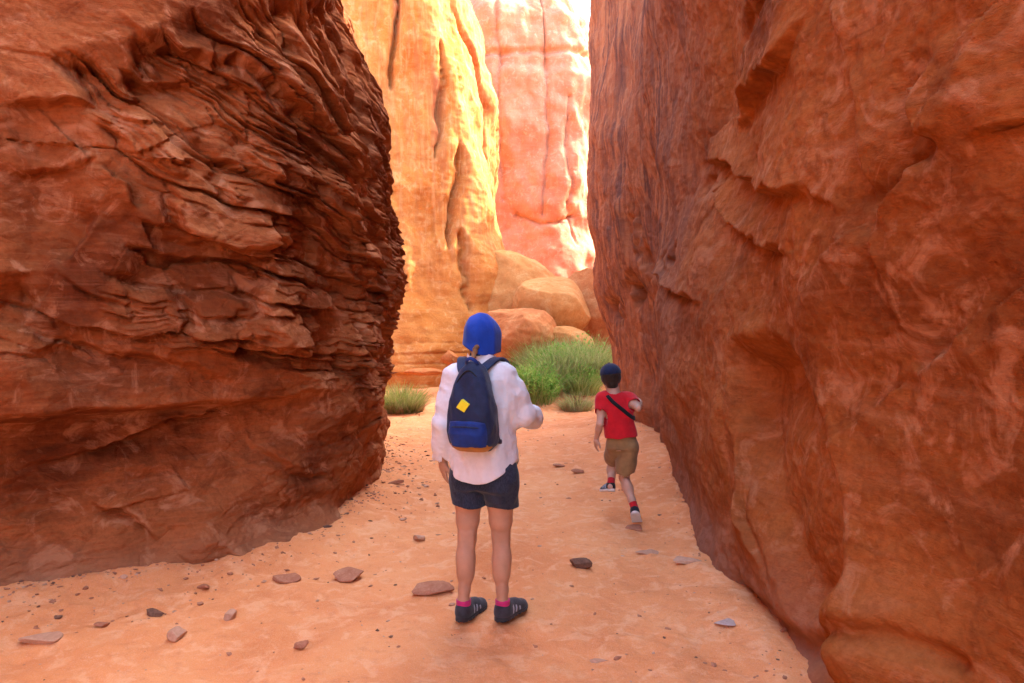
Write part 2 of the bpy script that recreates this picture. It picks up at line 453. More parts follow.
# big overhang scars, drawn as steps along lines in the photograph
def step_line(f, pp, amp, inner, outer, o, w=0.022):
    """one side of the line stands proud of the other; wavering edge that dies out at both ends."""
    D, Sg = f.line(pp, 0)
    if not hasattr(f, 'wob'): f.wob = 0.035 * fbm(f.S * 3.5, f.Z * 3.5, 0, 3, 171) + 0.012 * fbm(f.S * 14, f.Z * 14, 0, 2, 173)
    sd = D * Sg * f.flip + f.wob
    a0, a1 = f.pick(*pp[0]), f.pick(*pp[-1])
    ln = sum(math.dist(f.pick(*u), f.pick(*v)) for u, v in zip(pp[:-1], pp[1:]))
    fade = sstep(0.02, 0.3, np.hypot(f.S - a0[0], f.Z - a0[1]) / ln) * sstep(0.02, 0.3, np.hypot(f.S - a1[0], f.Z - a1[1]) / ln)
    t = sstep(-w, w, sd)
    return o + amp * 1.3 * fade * (t * np.exp(-np.abs(sd) / outer) - (1 - t) * np.exp(-np.abs(sd) / inner))
for pp, amp, i_, o_ in [
    ([(108, 70), (150, 84), (205, 82)], 0.05, 0.10, 0.3),
    ([(95, 0), (140, 45), (230, 55), (300, 105), (340, 130)], 0.06, 0.14, 0.3),
    ([(135, 222), (190, 236), (260, 236), (345, 240)], 0.045, 0.10, 0.2),
    ([(0, 110), (70, 100), (112, 108)], 0.05, 0.12, 0.25),
    ([(0, 168), (60, 165), (110, 150)], 0.035, 0.2, 0.3),
    ([(95, 160), (120, 185), (140, 215)], -0.05, 0.08, 0.2),
    ([(60, 270), (85, 235), (100, 205)], -0.06, 0.1, 0.25),
    ([(200, 158), (240, 165), (285, 178)], 0.09, 0.05, 0.14),
    ([(0, 348), (80, 345), (160, 362), (255, 385)], 0.05, 0.10, 0.2),
    ([(-20, 418), (60, 418), (110, 410), (200, 402), (240, 398)], 0.05, 0.16, 0.2),
    ([(-20, 476), (60, 460), (120, 440), (250, 404), (340, 392)], 0.07, 0.14, 0.2), ([(80, 500), (140, 520), (170, 545)], 0.04, .08, .15), ([(235, 430), (290, 470), (330, 480)], .04, .08, .15), ([(190, 540), (240, 560), (300, 548), (345, 520)], .05, .05, .12)]:
    off = step_line(fl, pp, amp, i_, o_, off)
# lower part: eroded hollows, low ledges and the shelf at the foot
off += low_m * (0.13 * (cells(S * 1.2 + 0.8 * Z + warp, Z * 1.9 - 0.35 * S, 41, 'scoop', 0.7, 0.5, .5) - 0.32) + 0.03 * fbm(S * 1.6 + Z, Z * 3.0 - 0.5 * S, 0, 3, 45))
off += low_m * sstep(.15, .4, Z) * (0.055 * cells(S * 2.6 + 1.2 * Z + 2 * warp, Z * 4.2 - 0.6 * S + warp, 42, 'bulge', 0.3, 0.6, 1.2) + 0.03 * ridged(S * 1.1 + .6 * Z, Z * 3.2 - 0.6 * S, 0, 4, 44))
off += low_m * 0.08 * slabs(S + brk, Z * 1.0 - 0.18 * S + 1.2 * w1, 0.19, 0.8, 6, 0.2) * sstep(0.25, 0.5, Z) * sstep(0, .5, fbm(S * .9, Z * 1.5, 0, 2, 46))
off += low_m * edge_m * 0.0 + (1 - sstep(0.8, 1.2, Z)) * sstep(s_mid + .2, s_cor, S) * (0.05 * cells(S * 5, Z * 6, 47, 'bulge', 0.5, 0.8, 0.8) + 0.03 * cells(S * 10, Z * 13, 49, 'bulge', 0.5, 0.8, 0.8))
shelf, sgn = fl.line([(205, 540), (225, 545), (250, 560), (290, 545), (330, 530)], 0)
off += 0.10 * np.exp(-(shelf / 0.13) ** 2)
# grain everywhere
off += 0.018 * fbm(S * 3.2, Z * 5.0, 0, 5, 51) + 0.007 * fbm(S * 14, hq * 26, 0, 3, 55)
dzl = -0.36 * slab_m * (1 - .6 * edge_m) * np.clip(plate - 0.05, 0, .4) - 0.04 * edge_m * blk
grey = np.clip((1 - sstep(0.0, 0.34, Z - 0.10 * fbm(S * 1.5, Z * 2, 0, 3, 61) - 0.25 * wB * 0)) * (1 - sstep(s_cor - .6, s_cor + .4, S) * .5), 0, 1) * 0.5
left = fl.build('rock_wall', off, mat_left, [(-7, 12), (-9, 10), (-10, 0), (-8, -9)], 1.2, dzl, {'grey': grey})
tag(left, 'dark red canyon wall of broken layered slabs beside the woman, undercut at its foot', 'rock wall', None, 'structure')

# ---------------- right wall
zr = np.concatenate([np.arange(-0.25, 4.2, 0.0085), np.arange(4.2, 7.5, 0.022)])
rw_pts = [(1.6, -9), (2.3, -4.0), (2.2, -1.0), (1.85, 1.0), (1.52, 2.3), (1.36, 3.3), (1.34, 4.05), (1.34, 5.05), (1.55, 6.6), (1.86, 8.4), (1.80, 10.0), (1.70, 11.2), (1.80, 12.2), (2.25, 12.75), (3.1, 12.5), (4.6, 11.4)]
fr = Face(rw_pts, 1.25, zr, -1.0, 0.0065, 0.12)
S, Z = fr.S, fr.Z; fr.flip = -1
Y = np.broadcast_to(fr.xy[:, 1][:, None], S.shape)
def s_at_y(f, y): return float(f.s[np.argmin(np.abs(f.xy[:, 1] - y) + (f.xy[:, 0] > 3) * 9)])
pN = smooth_prof(zr, [(-.3, .05), (0, .0), (.3, -.05), (.6, -.1), (1.4, -.15), (2.0, -.12), (3.0, -.05), (4.5, .1), (6, 0), (14.6, -1)], .3)
pF = smooth_prof(zr, [(-.3, .05), (0, .0), (.5, .0), (1.0, .06), (1.6, .16), (2.4, .26), (4, .40), (6, .34), (8, .22), (14.6, -.4)], .4)
wF = sstep(4.5, 9.0, Y)
base = pN[None, :] * (1 - wF) + pF[None, :] * wF
fr.set_base(base)
off = base.copy()
warp = 0.12 * fbm(S * 0.7, Z * 0.7, 0, 3, 71)
off += 0.14 * fbm(S * 0.45, Z * 0.45, 0, 3, 73) * sstep(0.1, 0.9, Z)
# scalloped faces, slanting up to the right as seen
fm = sstep(0.1, 0.6, Z)
off += fm * (1 - .5 * wF) * 0.30 * (cells(S * 0.75 + 0.45 * Z + .6 * warp, Z * 0.75 - 0.15 * S + warp, 75, 'bulge', 0.30, 0.5, 1.4, 2) - 0.3)
off += fm * 0.075 * cells(S * 1.7 + 0.8 * Z + .8 * warp, Z * 1.6 - 0.3 * S + warp, 77, 'scoop', 0.34, 0.5, 1.2, 2)
off += fm * 0.035 * sstep(-.1, .4, fbm(S * .9, Z * .9, 0, 2, 76)) * cells(S * 4 + 2.0 * Z + 2 * warp, Z * 3.4 - S, 78, 'bulge', .45, .5, 1.2)
# vertical flutes towards the far end
fl_m = sstep(5.5, 8.5, Y)
off += fl_m * (0.20 * (cells(S * 1.15 + 0.4 * warp, Z * 0.16, 79, 'bulge', 0.8, 0.4) + 0.1) + 0.05 * (cells(S * 3.0 + warp, Z * 0.5, 81, 'bulge', 0.7, 0.4)) + 0.03 * fbm(S * 5, Z * 0.8, 0, 4, 83))
# alcove below the nose at (790,345)
alc = fr.poly([(762, 356), (795, 350), (835, 380), (860, 430), (880, 500), (890, 570), (870, 600), (840, 615), (805, 610), (775, 520), (760, 420)], 0.13)
off -= 0.20 * alc
off += 0.10 * fr.blob(775, 338, 0.28, 0.13) + 0.05 * fr.blob(745, 300, 0.3, 0.2)
off += 0.05 * fr.blob(742, 430, 0.10, 0.30)
# boulder-like swelling at the foot near the camera
off += 0.26 * fr.blob(915, 668, 0.30, 0.26)
D, _ = fr.line([(860, 683), (875, 640), (900, 622), (950, 628), (1000, 660)], 0); off -= 0.07 * np.exp(-(D / 0.04) ** 2)
# undercut at the foot
D, _ = fr.line([(735, 590), (770, 625), (800, 648), (830, 655)], 0); off -= 0.10 * np.exp(-(D / 0.07) ** 2)
for pp, amp, i_, o_ in [
    ([(1000, 60), (965, 95), (975, 130), (988, 150), (1024, 140)], 0.05, 0.08, 0.2),
    ([(985, 150), (960, 190), (925, 218)], 0.05, 0.06, 0.25),
    ([(890, 60), (905, 110), (920, 160), (928, 215)], 0.03, 0.12, 0.2),
    ([(690, 165), (725, 160), (770, 185), (830, 190), (880, 205), (925, 218)], 0.05, 0.14, 0.2),
    ([(860, 0), (820, 60), (765, 90), (740, 150)], -0.05, 0.2, 0.25),
    ([(705, 165), (740, 225), (790, 245), (850, 260)], 0.05, 0.10, 0.18),
    ([(660, 250), (690, 290), (740, 305)], 0.05, 0.08, 0.14),
    ([(1024, 320), (980, 350), (950, 380)], 0.03, 0.2, 0.3),
    ([(755, 350), (758, 430), (762, 520), (780, 600)], -0.04, 0.08, 0.12)]:
    off = step_line(fr, pp, amp, i_, o_, off)
# weathered holes
for (px, py, a, rs, rz) in [(724, 172, .05, .07, .07), (700, 190, .06, .22, .07), (686, 262, .16, .2, .10), (668, 285, .18, .22, .16), (650, 270, .12, .2, .2), (636, 292, .18, .3, .16), (617, 310, .16, .3, .18), (640, 230, .10, .3, .3), (610, 345, .12, .3, .2), (760, 15, .06, .3, .12)]:
    hb = fr.blob(px, py, rs * 1.15, rz * 1.15) * (1 + 1.1 * fbm(S * 3.0 + .8 * Z, Z * 2.6, 0, 3, 91)); off -= 1.4 * a * sstep(.08, .95, hb)
# rough broken patches
rough = np.clip(fr.blob(715, 230, .5, .4) + fr.blob(640, 300, 1.6, .5) + 0.7 * fr.blob(720, 560, .5, .3) + .7 * fr.blob(770, 330, .35, .25) + 0.25 * fl_m, 0, 1)
off += rough * (0.08 * (cells(S * 3.2 + Z, Z * 3.0 - .5 * S, 93, 'bulge', 0.45, 0.6, 1.3) - .3) + 0.03 * (cells(S * 7 + Z, Z * 7, 95, 'bulge', 0.6, 0.6, .8) - .2))
off += 0.014 * fbm(S * 2.8 + 1.2 * Z, Z * 3.2, 0, 5, 97) + 0.016 * ridged(S * .9 + .9 * Z, Z * 2.0 - 1.8 * S, 0, 4, 99) + 0.006 * fbm(S * 15, Z * 15, 0, 3, 101)
# foot blocks
off += (1 - sstep(0.12, 0.4, Z)) * 0.05 * cells(S * 3.5, Z * 4, 103, 'bulge', 0.5, 0.7, 0.5)
varn = np.clip(1.25 * sstep(5.0, 8.0, Y) * sstep(0.5, 1.6, Z) * 1.0 + 0.25 * sstep(3.5, 5.5, Y), 0, 1)
grey = np.clip(0.75 * (1 - sstep(0.05, 0.55, Z - 0.1 * fbm(S * 1.5, Z * 2, 0, 3, 61))) * sstep(2.8, 3.6, Y) * (1 - sstep(7, 9, Y)) + 0.45 * sstep(4.6, 6.2, Y + 0.5 * fbm(S, Z, 0, 3, 63)) * (1 - alc), 0, 1)
Face.side_flip = False
right = fr.build('rock_wall', off, mat_right, [(7, 10), (8, 6), (8, 0), (6, -9)], 1.2, 0.0, {'varnish': varn.astype(np.float32), 'grey': grey.astype(np.float32)})
tag(right, 'tall smooth orange canyon wall beside the running boy, scooped hollow near its foot', 'rock wall', None, 'structure')

# ---------------- golden cliff across the far end
zg = np.concatenate([np.arange(-0.3, 9.6, 0.028), np.arange(9.6, 13, 0.15)])
g_pts = [(-9.0, 14.6), (-6.0, 16.2), (-4.0, 17.0), (-2.6, 17.4), (-1.9, 17.7), (-1.3, 18.2), (-0.95, 19.2), (-0.9, 21.5), (-1.6, 24)]
fg = Face(g_pts, 1.4, zg, 1.0, 0.02, 0.2)
S, Z = fg.S, fg.Z
pg = smooth_prof(zg, [(-.3, 1.7), (0, 1.6), (.8, 1.35), (1.6, 1.1), (2.6, .7), (3.6, .2), (5, 0), (7.5, -.15), (9.6, -.5), (13, -2)], .5)
base = np.broadcast_to(pg[None, :], S.shape).copy()
fg.set_base(base)
off = base.copy()
warp = fbm(S * .5, Z * .35, 0, 3, 111)
off += .3 * fbm(S * .4, Z * .25, 0, 3, 113)
col_m = sstep(2.2, 3.6, Z)
off += col_m * (.45 * cells(S * .62 + .3 * warp, Z * .13 + .2 * warp, 115, 'bulge', .35, .6, 1.3, 2) + .14 * cells(S * 1.4 + .5 * warp, Z * .5 + .3 * S, 117, 'bulge', .3, .6, 1.4) + .05 * cells(S * 3 + .5 * warp, Z * 1.8 + .5 * S, 118, 'scoop', .7, .6, .6))
off += .10 * (cells(S * 1.4 + .5 * Z, Z * 1.1, 119, 'scoop', .8, .5) - .3)
off += (1 - col_m) * .22 * (cells(S * .8 + .3 * Z, Z * .9, 121, 'bulge', .6, .5, .6))
for pp, a, w in [([(453, 140), (451, 190), (449, 215), (446, 250)], .45, .07), ([(433, 40), (437, 90), (436, 135), (428, 165)], .30, .08), ([(455, 225), (464, 275), (467, 320)], .4, .06), ([(396, -20), (397, 20), (393, 60), (391, 95)], .4, .06), ([(483, -10), (483, 110), (492, 250)], .35, .08)]:
    D, Sg = fg.line(pp, 0); D = np.abs(D * Sg + .10 * fbm(S * 1.6, Z * .9, 0, 4, 127)); s0, z0 = fg.pick(*pp[0]); s1, z1 = fg.pick(*pp[-1])
    tt = np.clip((Z - min(z0, z1)) / max(.1, abs(z0 - z1)), 0, 1); ww = w * (.25 + 1.1 * np.sin(tt * np.pi)) 
    off += sstep(0, .12, tt) * sstep(0, .12, 1 - tt) * (-a * np.exp(-(D / ww) ** 1.2)) + .45 * a * sstep(-.03, .03, D * Sg) * np.exp(-D / .5) * sstep(0, .3, tt) * sstep(0, .3, 1 - tt)
off += .03 * fbm(S * 3, Z * 3, 0, 4, 123) + .05 * ridged(S * 1.5 + .3 * Z, Z * .7, 0, 4, 125)
off += (1 - sstep(.9, 1.5, Z)) * .10 * slabs(S, Z + .05 * warp, .22, .8, 8, .25)
varn = (0.7 * sstep(1.5, 4, Z)).astype(np.float32)
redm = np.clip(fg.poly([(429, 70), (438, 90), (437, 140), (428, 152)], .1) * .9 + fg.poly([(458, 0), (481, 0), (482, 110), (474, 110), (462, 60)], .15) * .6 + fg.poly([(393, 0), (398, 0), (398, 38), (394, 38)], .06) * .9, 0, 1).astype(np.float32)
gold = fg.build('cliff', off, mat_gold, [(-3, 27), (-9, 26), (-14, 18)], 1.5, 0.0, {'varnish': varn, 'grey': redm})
tag(gold, 'golden cliff with bounced glow in its colour, of tall columns with dark slits behind the woman', 'cliff', None, 'structure')

# ---------------- pale tower beyond
zp = np.concatenate([np.arange(-0.3, 15.5, 0.05)])
p_pts = [(-6, 33.0), (-3.2, 30.5), (-1.2, 29.6), (0.2, 29.4), (1.5, 29.5), (2.5, 30.0), (3.2, 30.8), (3.65, 32.4), (3.6, 35)]
fp = Face(p_pts, 1.4, zp, 1.0, 0.03, 0.4)
S, Z = fp.S, fp.Z
pp_ = smooth_prof(zp, [(-.3, 1.2), (0, 1.2), (2, 1.0), (4.2, .5), (5.4, .1), (8, .0), (11.3, -.05), (11.6, -.25), (13.2, -.35), (14, -.7), (15.5, -2)], .3)
base = np.broadcast_to(pp_[None, :], S.shape).copy(); fp.set_base(base); off = base.copy()
warp = fbm(S * .4, Z * .3, 0, 3, 131)
off += .45 * fbm(S * .5, Z * .3, 0, 3, 133) + .55 * cells(S * .42 + .4 * warp, Z * .12, 135, 'bulge', .4, .5, 1.2) + .10 * cells(S * 1.2, Z * .35, 137, 'bulge', .3, .5, 1.3) + .05 * cells(S * 3, Z * 1.6, 138, 'bulge', .35, .5, 1.3) + .06 * fbm(S * 2, Z * 1.5, 0, 4, 139)
off += .18 * (1 - sstep(5, 7.5, Z)) * cells(S * 1.1, Z * 1.0, 141, 'bulge', .6, .7, .8)
for pp in ([(500, 0), (502, 60), (499, 120), (503, 200)], [(545, 60), (549, 130), (543, 215)], [(570, 100), (566, 170), (572, 240)], [(515, 215), (540, 225), (575, 218)]):
    D, Sg = fp.line(pp, 0); D = np.abs(D * Sg + .12 * fbm(S * 1.2, Z * .8, 0, 4, 145)); off -= .20 * np.exp(-(D / .07) ** 1.2)
D, _ = fp.line([(481, 55), (500, 57), (530, 54), (590, 58)], 0); off -= .22 * np.exp(-(D / .14) ** 2)
off += sstep(13.2, 14, Z) * .35 * cells(S * 1.2, Z * 1.2, 143, 'bulge', .6, .8, .6)
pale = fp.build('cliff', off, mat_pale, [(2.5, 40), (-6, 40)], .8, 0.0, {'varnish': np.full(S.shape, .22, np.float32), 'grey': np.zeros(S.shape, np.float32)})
tag(pale, 'pale pink sandstone tower with a horizontal joint near its top, behind the golden cliff', 'cliff', None, 'structure')
# far ridge seen in the slit beside the right wall
zf_ = np.arange(-0.3, 7.6, 0.12)
ff = Face([(-10, 50), (0, 47), (4, 45), (7, 45.5), (14, 47)], 1.5, zf_, 1.0, .06, 1.0)
S, Z = ff.S, ff.Z
off = smooth_prof(zf_, [(-.3, 2), (3, 1), (6, 0), (7.6, -1)], .8)[None, :] + .5 * cells(S * .4, Z * .2, 151, 'bulge', .8, .6) + .2 * fbm(S * .8, Z * .8, 0, 4, 153)
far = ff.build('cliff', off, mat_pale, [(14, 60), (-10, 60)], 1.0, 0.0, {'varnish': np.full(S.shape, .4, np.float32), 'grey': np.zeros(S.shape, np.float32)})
tag(far, 'low pale ridge seen through the slit between tower and right canyon wall', 'cliff', None, 'structure')

# right-hand cliff added beyond the near wall, mostly out of sight, to shade the open bowl
zq = np.arange(-0.3, 9.6, 0.12)
fq = Face([(9, 14.5), (5.2, 15.2), (4.1, 17.0), (4.2, 20.0), (4.6, 24.0), (6.5, 28.0), (10, 30)], 1.5, zq, -1.0, .05, .3)
S, Z = fq.S, fq.Z
off = smooth_prof(zq, [(-.3, .6), (1, .5), (3, .2), (6, 0), (9.6, -.6)], .6)[None, :] + .4 * cells(S * .6, Z * .2, 155, 'bulge', .35, .6, 1.2, 2) + .12 * fbm(S * 1.2, Z * 1.2, 0, 4, 157)
shade_cliff = fq.build('cliff', off, mat_gold, [(16, 28), (16, 15)], 1.0, 0.0, {'varnish': np.full(S.shape, .4, np.float32), 'grey': np.zeros(S.shape, np.float32)})
tag(shade_cliff, 'orange cliff added unseen behind the right canyon wall to keep sun off the bowl', 'cliff', None, 'structure')

# ------------------------------------------------------------------ ground
xs = np.concatenate([[-600, -200, -80, -30, -14, -8, -5.5], np.arange(-4.2, 3.4, 0.018), [3.8, 5, 8, 14, 30, 80, 200, 600]])
ys = [-600, -200, -60, -20, -8, -3, 0, 1.5]; y = 2.6
while y < 19: ys.append(y); y += max(0.010, 0.0036 * y)
ys = np.array(ys + [20, 22, 25, 30, 40, 60, 100, 200, 600])
X, Yg = np.meshgrid(xs, ys, indexing='ij'); X = X.astype(np.float32); Yg = Yg.astype(np.float32)
def poly_dist(C, x, y):
    D = np.full(np.shape(x), 1e9, np.float32)
    for a, b in zip(C[:-1], C[1:]):
        v = b - a; l2 = v @ v + 1e-9
        t = np.clip(((x - a[0]) * v[0] + (y - a[1]) * v[1]) / l2, 0, 1)
        D = np.minimum(D, np.hypot(x - a[0] - t * v[0], y - a[1] - t * v[1]))
    return D
CL = catmull(lw_pts, 6); CR = catmull(rw_pts, 6)
def ground_h(x, y, fine=True):
    x = np.asarray(x, np.float32); y = np.asarray(y, np.float32)
    dl = poly_dist(CL, x, y); dr = poly_dist(CR, x, y)
    h = 0.10 * np.exp(-(dl / 0.35) ** 2) + 0.05 * np.exp(-(dr / 0.25) ** 2) * sstep(2.5, 4, y)
    h = h + 0.22 * np.exp(-((x - 1.6) / .55) ** 2 - ((y - 9.4) / 2.2) ** 2)          # sand drift behind the boy
    h = h + 0.55 * np.exp(-((x - 1.15) / 1.05) ** 4) * sstep(12.9, 15.2, y) * (1 - sstep(15.6, 18, y))          # mound with bushes
    h = h + 0.18 * np.exp(-((x + 2.2) / .55) ** 2 - ((y - 13.6) / .6) ** 2)
    h = h + .3 * sstep(14.5, 17.5, y)
    h = h + 0.03 * fbm(x * .9, y * .9, 0, 2, 161)
    if fine:
        near = np.clip(1.3 - y / 16, 0.3, 1)
        h = h + near * (0.016 * fbm(x * 4.0, y * 4.0, 0, 3, 163) + 0.040 * (cells(x * 4.2, y * 3.6, 165, 'scoop', .7, .6) - .3) * sstep(-.1, .3, fbm(x * .9, y * .9, 0, 2, 169)) + 0.004 * fbm(x * 22, y * 22, 0, 2, 167))
    return h
Zg = ground_h(X, Yg) * (np.abs(X) < 7) * (Yg > 1) * (Yg < 24)
V = np.stack([X, Yg, Zg], -1).reshape(-1, 3)
idx = np.arange(X.size).reshape(X.shape)
F = np.stack([idx[:-1, :-1], idx[1:, :-1], idx[1:, 1:], idx[:-1, 1:]], -1).reshape(-1, 4)
ms = M('sand', .95, .1)
c0 = ms.coord()
b_ = ms.ramp(ms.noise(c0, 1.1, 5, .6, .5), [(.3, (.62, .21, .068)), (.5, (.73, .28, .10)), (.72, (.78, .345, .135))])
b_ = ms.mix(ms.mapr(ms.noise(c0, 7, 6, .65, .6), .50, .62, 0, .65), b_, (.80, .405, .20))
b_ = ms.mix(ms.mapr(ms.noise(c0, 16, 5, .7), .54, .68, 0, .45), b_, (.56, .19, .075))
b_ = ms.mix(ms.mapr(ms.vor(c0, 75), .04, .16, .55, 0), b_, (.36, .17, .11))
b_ = ms.mix(ms.mapr(ms.noise(c0, 190, 3, .6), .5, .7, 0, .4), b_, (.78, .50, .36))
ms.color(b_)
ms.bump(ms.noise(c0, 150, 4, .75), .6, .006); ms.bump(ms.noise(c0, 38, 4, .7), .55, .015); ms.bump(ms.noise(c0, 13, 5, .6, .5), .35, .03)
ground = np_mesh('ground', V, F, ms.m)
tag(ground, 'trampled orange sand floor of the canyon', 'ground', None, 'structure')
def gz(x, y): return float(ground_h(np.array([x]), np.array([y]))[0])
# ------------------------------------------------------------------ boulders and loose stones
import bmesh
rng = random.Random(11)
def ico(sub):
    bm = bmesh.new(); bmesh.ops.create_icosphere(bm, subdivisions=sub, radius=1.0)
    V = np.array([v.co[:] for v in bm.verts], np.float32); F = np.array([[v.index for v in f.verts] for f in bm.faces], np.int32)
    bm.free(); return V, F
_ico = {k: ico(k) for k in (1, 2, 4, 6)}
def rock_verts(sub, dims, seed, facets=14, rough=0.06, flat_top=0.0, soft=0.0, dmin=0.62):
    V, F = _ico[sub]; r_ = np.random.RandomState(seed)
    n = r_.normal(size=(facets, 3)); n /= np.linalg.norm(n, axis=1)[:, None]
    d = dmin + 0.33 * r_.rand(facets)
    if flat_top: n = np.vstack([n, [[0.06, -0.05, 1.0]]]); d = np.append(d, flat_top)
    q = (V @ n.T); rad = np.where(q > 0.05, d / np.maximum(q, 0.05), 9)
    if soft: rad = (np.sum(rad ** -soft, 1)) ** (-1.0 / soft); rad = np.minimum(rad, 1.0)
    else: rad = np.minimum(rad.min(1), 1.0)
    P = V * rad[:, None]
    nn = fbm(V[:, 0] * 1.7 + seed, V[:, 1] * 1.7, V[:, 2] * 1.7, 4) + .3 * fbm(V[:, 0] * 6 + seed, V[:, 1] * 6, V[:, 2] * 6, 3)
    P = P * (1 + rough * nn)[:, None]
    return P * np.array(dims, np.float32) * 0.5, F
def boulder(name, loc, dims, seed, mat, label, rz=0.0, sub=6, **k):
    V, F = rock_verts(sub, dims, seed, **k)
    o = np_mesh(name, V, F, mat); o.location = loc; o.rotation_euler = (k.get('rx', 0), 0, rz)
    return tag(o, label, 'boulder' if sub == 6 else 'stone')
def simple_rock(name, c1, c2, c3, sc_=1.0):
    m = M(name, .92, .12); c0 = m.coord()
    b = m.ramp(m.noise(c0, 3 * sc_, 6, .65, .8), [(.32, c1), (.5, c2), (.68, c3)])
    b = m.mix(m.mapr(m.noise(c0, 28 * sc_, 4, .7), .4, .62, .5, 0), b, c1)
    m.color(b); m.bump(m.noise(c0, 14 * sc_, 7, .7, .5), .5, .03 / sc_); m.bump(m.noise(c0, 60 * sc_, 5, .7), .4, .008 / sc_)
    return m.m
mat_boul = simple_rock('boulder_gold', (.38, .15, .040), (.47, .21, .065), (.52, .29, .11))
mat_boul2 = simple_rock('boulder_orange', (.33, .10, .03), (.44, .16, .052), (.50, .25, .10))
mat_stone_pale = simple_rock('stone_pale', (.42, .22, .13), (.54, .30, .19), (.60, .38, .26), 3)
mat_stone_red = simple_rock('stone_red', (.30, .11, .06), (.42, .18, .10), (.50, .25, .15), 3)
mat_stone_dark = simple_rock('stone_brown', (.10, .05, .035), (.19, .095, .06), (.30, .16, .10), 3)
mat_stone_grey = simple_rock('stone_grey', (.36, .26, .22), (.46, .34, .29), (.52, .40, .34), 3)

def put_boulder(px, py, d, dims, seed, mat, label, rz=0, **k):
    p = at(px, py, d)
    return boulder('boulder', p, dims, seed, mat, label, rz, **k)
put_boulder(500, 316, 18.4, (3.6, 2.6, 3.2), 3, mat_boul, 'broad golden rock hump leaning on the foot of the golden cliff, behind the other boulders', .4, facets=9, rough=.05, soft=9)
put_boulder(553, 305, 16.9, (1.86, 1.8, 1.60), 21, mat_boul, 'big rounded golden boulder above the green bushes', .2, facets=5, rough=.035, soft=6)
put_boulder(512, 336, 15.7, (1.95, 1.5, 1.62), 8, mat_boul2, 'orange boulder with a sloping flat top and shaded underside, just right of the blue hood', -.25, facets=10, rough=.06, flat_top=.72)
put_boulder(588, 322, 18.0, (1.7, 1.6, 2.6), 14, mat_boul2, 'dark orange boulder squeezed between the rounded boulder and the right canyon wall', .1, facets=9, rough=.05)
put_boulder(562, 350, 15.6, (1.5, 1.2, 1.0), 31, mat_boul, 'low tan boulder half buried behind the bushes under the rounded boulder', .5, facets=9, rough=.06)
put_boulder(449, 358, 15.6, (.36, .34, .34), 41, mat_boul2, 'small angular orange boulder at the left edge of the blue hood', .3, facets=9, rough=.05)
put_boulder(424, 372, 15.3, (.8, .4, .16), 44, mat_boul2, 'low flat orange boulder at the foot of the golden cliff left of the woman', .1, facets=9, rough=.05)

def stone(px, py, w, h, seed, mat, label, depth=0.75, rz=0.0, tilt=(0, 0), sink=0.3, sub=4, **k):
    """px,py: the middle of the stone in the photo; w,h its size there in pixels."""
    g = gp(px, py + h * .25); m_ = g[1] / FPX
    wd_ = w * m_ * 1.06; hh = max(0.02, h * m_ * 0.8)
    V, F = rock_verts(sub, (wd_, wd_ * depth, hh), seed, **dict(dict(facets=8, rough=.06, dmin=.36), **k))
    o = np_mesh('stone', V, F, mat, smooth=False)
    o.location = (g[0], g[1], gz(g[0], g[1]) + hh * (.5 - sink)); o.rotation_euler = (tilt[0], tilt[1], rz)
    return tag(o, label, 'stone')
stone(353, 574, 40, 16, 1, mat_stone_red, 'flat reddish slab with a dark underside, lying between the left wall and the woman', .7, .15, (.1, -.06), .2, flat_top=.5)
stone(433, 590, 42, 17, 2, mat_stone_red, "flat orange slab just left of the woman's left shoe", .8, -.2, (.12, .05), .3, flat_top=.4)
stone(581, 565, 34, 15, 3, mat_stone_dark, 'dark brown rounded stone lying alone on the sand between woman and boy', .6, .1, (0, 0), .2)
stone(287, 578, 28, 13, 4, mat_stone_red, 'flat greyish red stone at the foot of the left wall', .7, -.2, (.1, .1), .25, flat_top=.5)
stone(38, 640, 44, 16, 5, mat_stone_pale, 'pale flat stone in the bottom left corner of the sand', .7, .1, (0, 0), .35, flat_top=.6)
stone(178, 635, 20, 19, 6, mat_stone_pale, 'pale chunky block among the gravel below the left wall', .9, .4, (0, 0), .25)
stone(231, 615, 14, 19, 7, mat_stone_pale, 'pale upright egg shaped stone below the left wall', .9, .2, (.2, .1), .3)
stone(299, 649, 19, 11, 8, mat_stone_red, 'small tilted red chip with a dark lower edge, in the left of the foreground', .6, .5, (.2, -.35), .1, flat_top=.5)
stone(418, 537, 14, 11, 9, mat_stone_pale, "small pale pink stone left of the woman's calf", .8, .3, (.1, .2), .2)
stone(397, 487, 19, 9, 10, mat_stone_red, 'flat stone near the far end of the left wall, beside the woman’s shorts'.replace('’', "'"), .7, 0, (0, 0), .3)
stone(578, 473, 16, 7, 12, mat_stone_red, "orange flat stone nearest to the boy's left hand", .7, .2, (0, .1), .2)
stone(559, 466, 13, 6, 13, mat_stone_red, "smaller orange stone between the woman's elbow and the boy", .7, .2, (0, 0), .2)
stone(634, 527, 26, 7, 15, mat_stone_red, "flat red stone under the boy's planted shoe", .7, -.1, (0, 0), .5, flat_top=.5)
stone(646, 550, 26, 9, 16, mat_stone_pale, 'pale pink flat stone behind the boy near the right wall', .8, .1, (0, 0), .45, flat_top=.5)
stone(597, 655, 27, 13, 17, mat_stone_pale, 'pale flat stone half sunk in the sand of the foreground', .8, .3, (0, 0), .5, flat_top=.5)
stone(727, 625, 28, 9, 18, mat_stone_grey, 'greyish flat stone half sunk near the foot of the right wall', .8, 0, (0, 0), .5, flat_top=.5)
stone(690, 565, 34, 8, 19, mat_stone_pale, 'wide pale slab half sunk beside the right wall', .8, .2, (0, 0), .5, flat_top=.5)
stone(476, 517, 16, 6, 20, mat_stone_red, "dark red chip on the sand between the woman's legs", .6, -.2, (0, .15), .2)
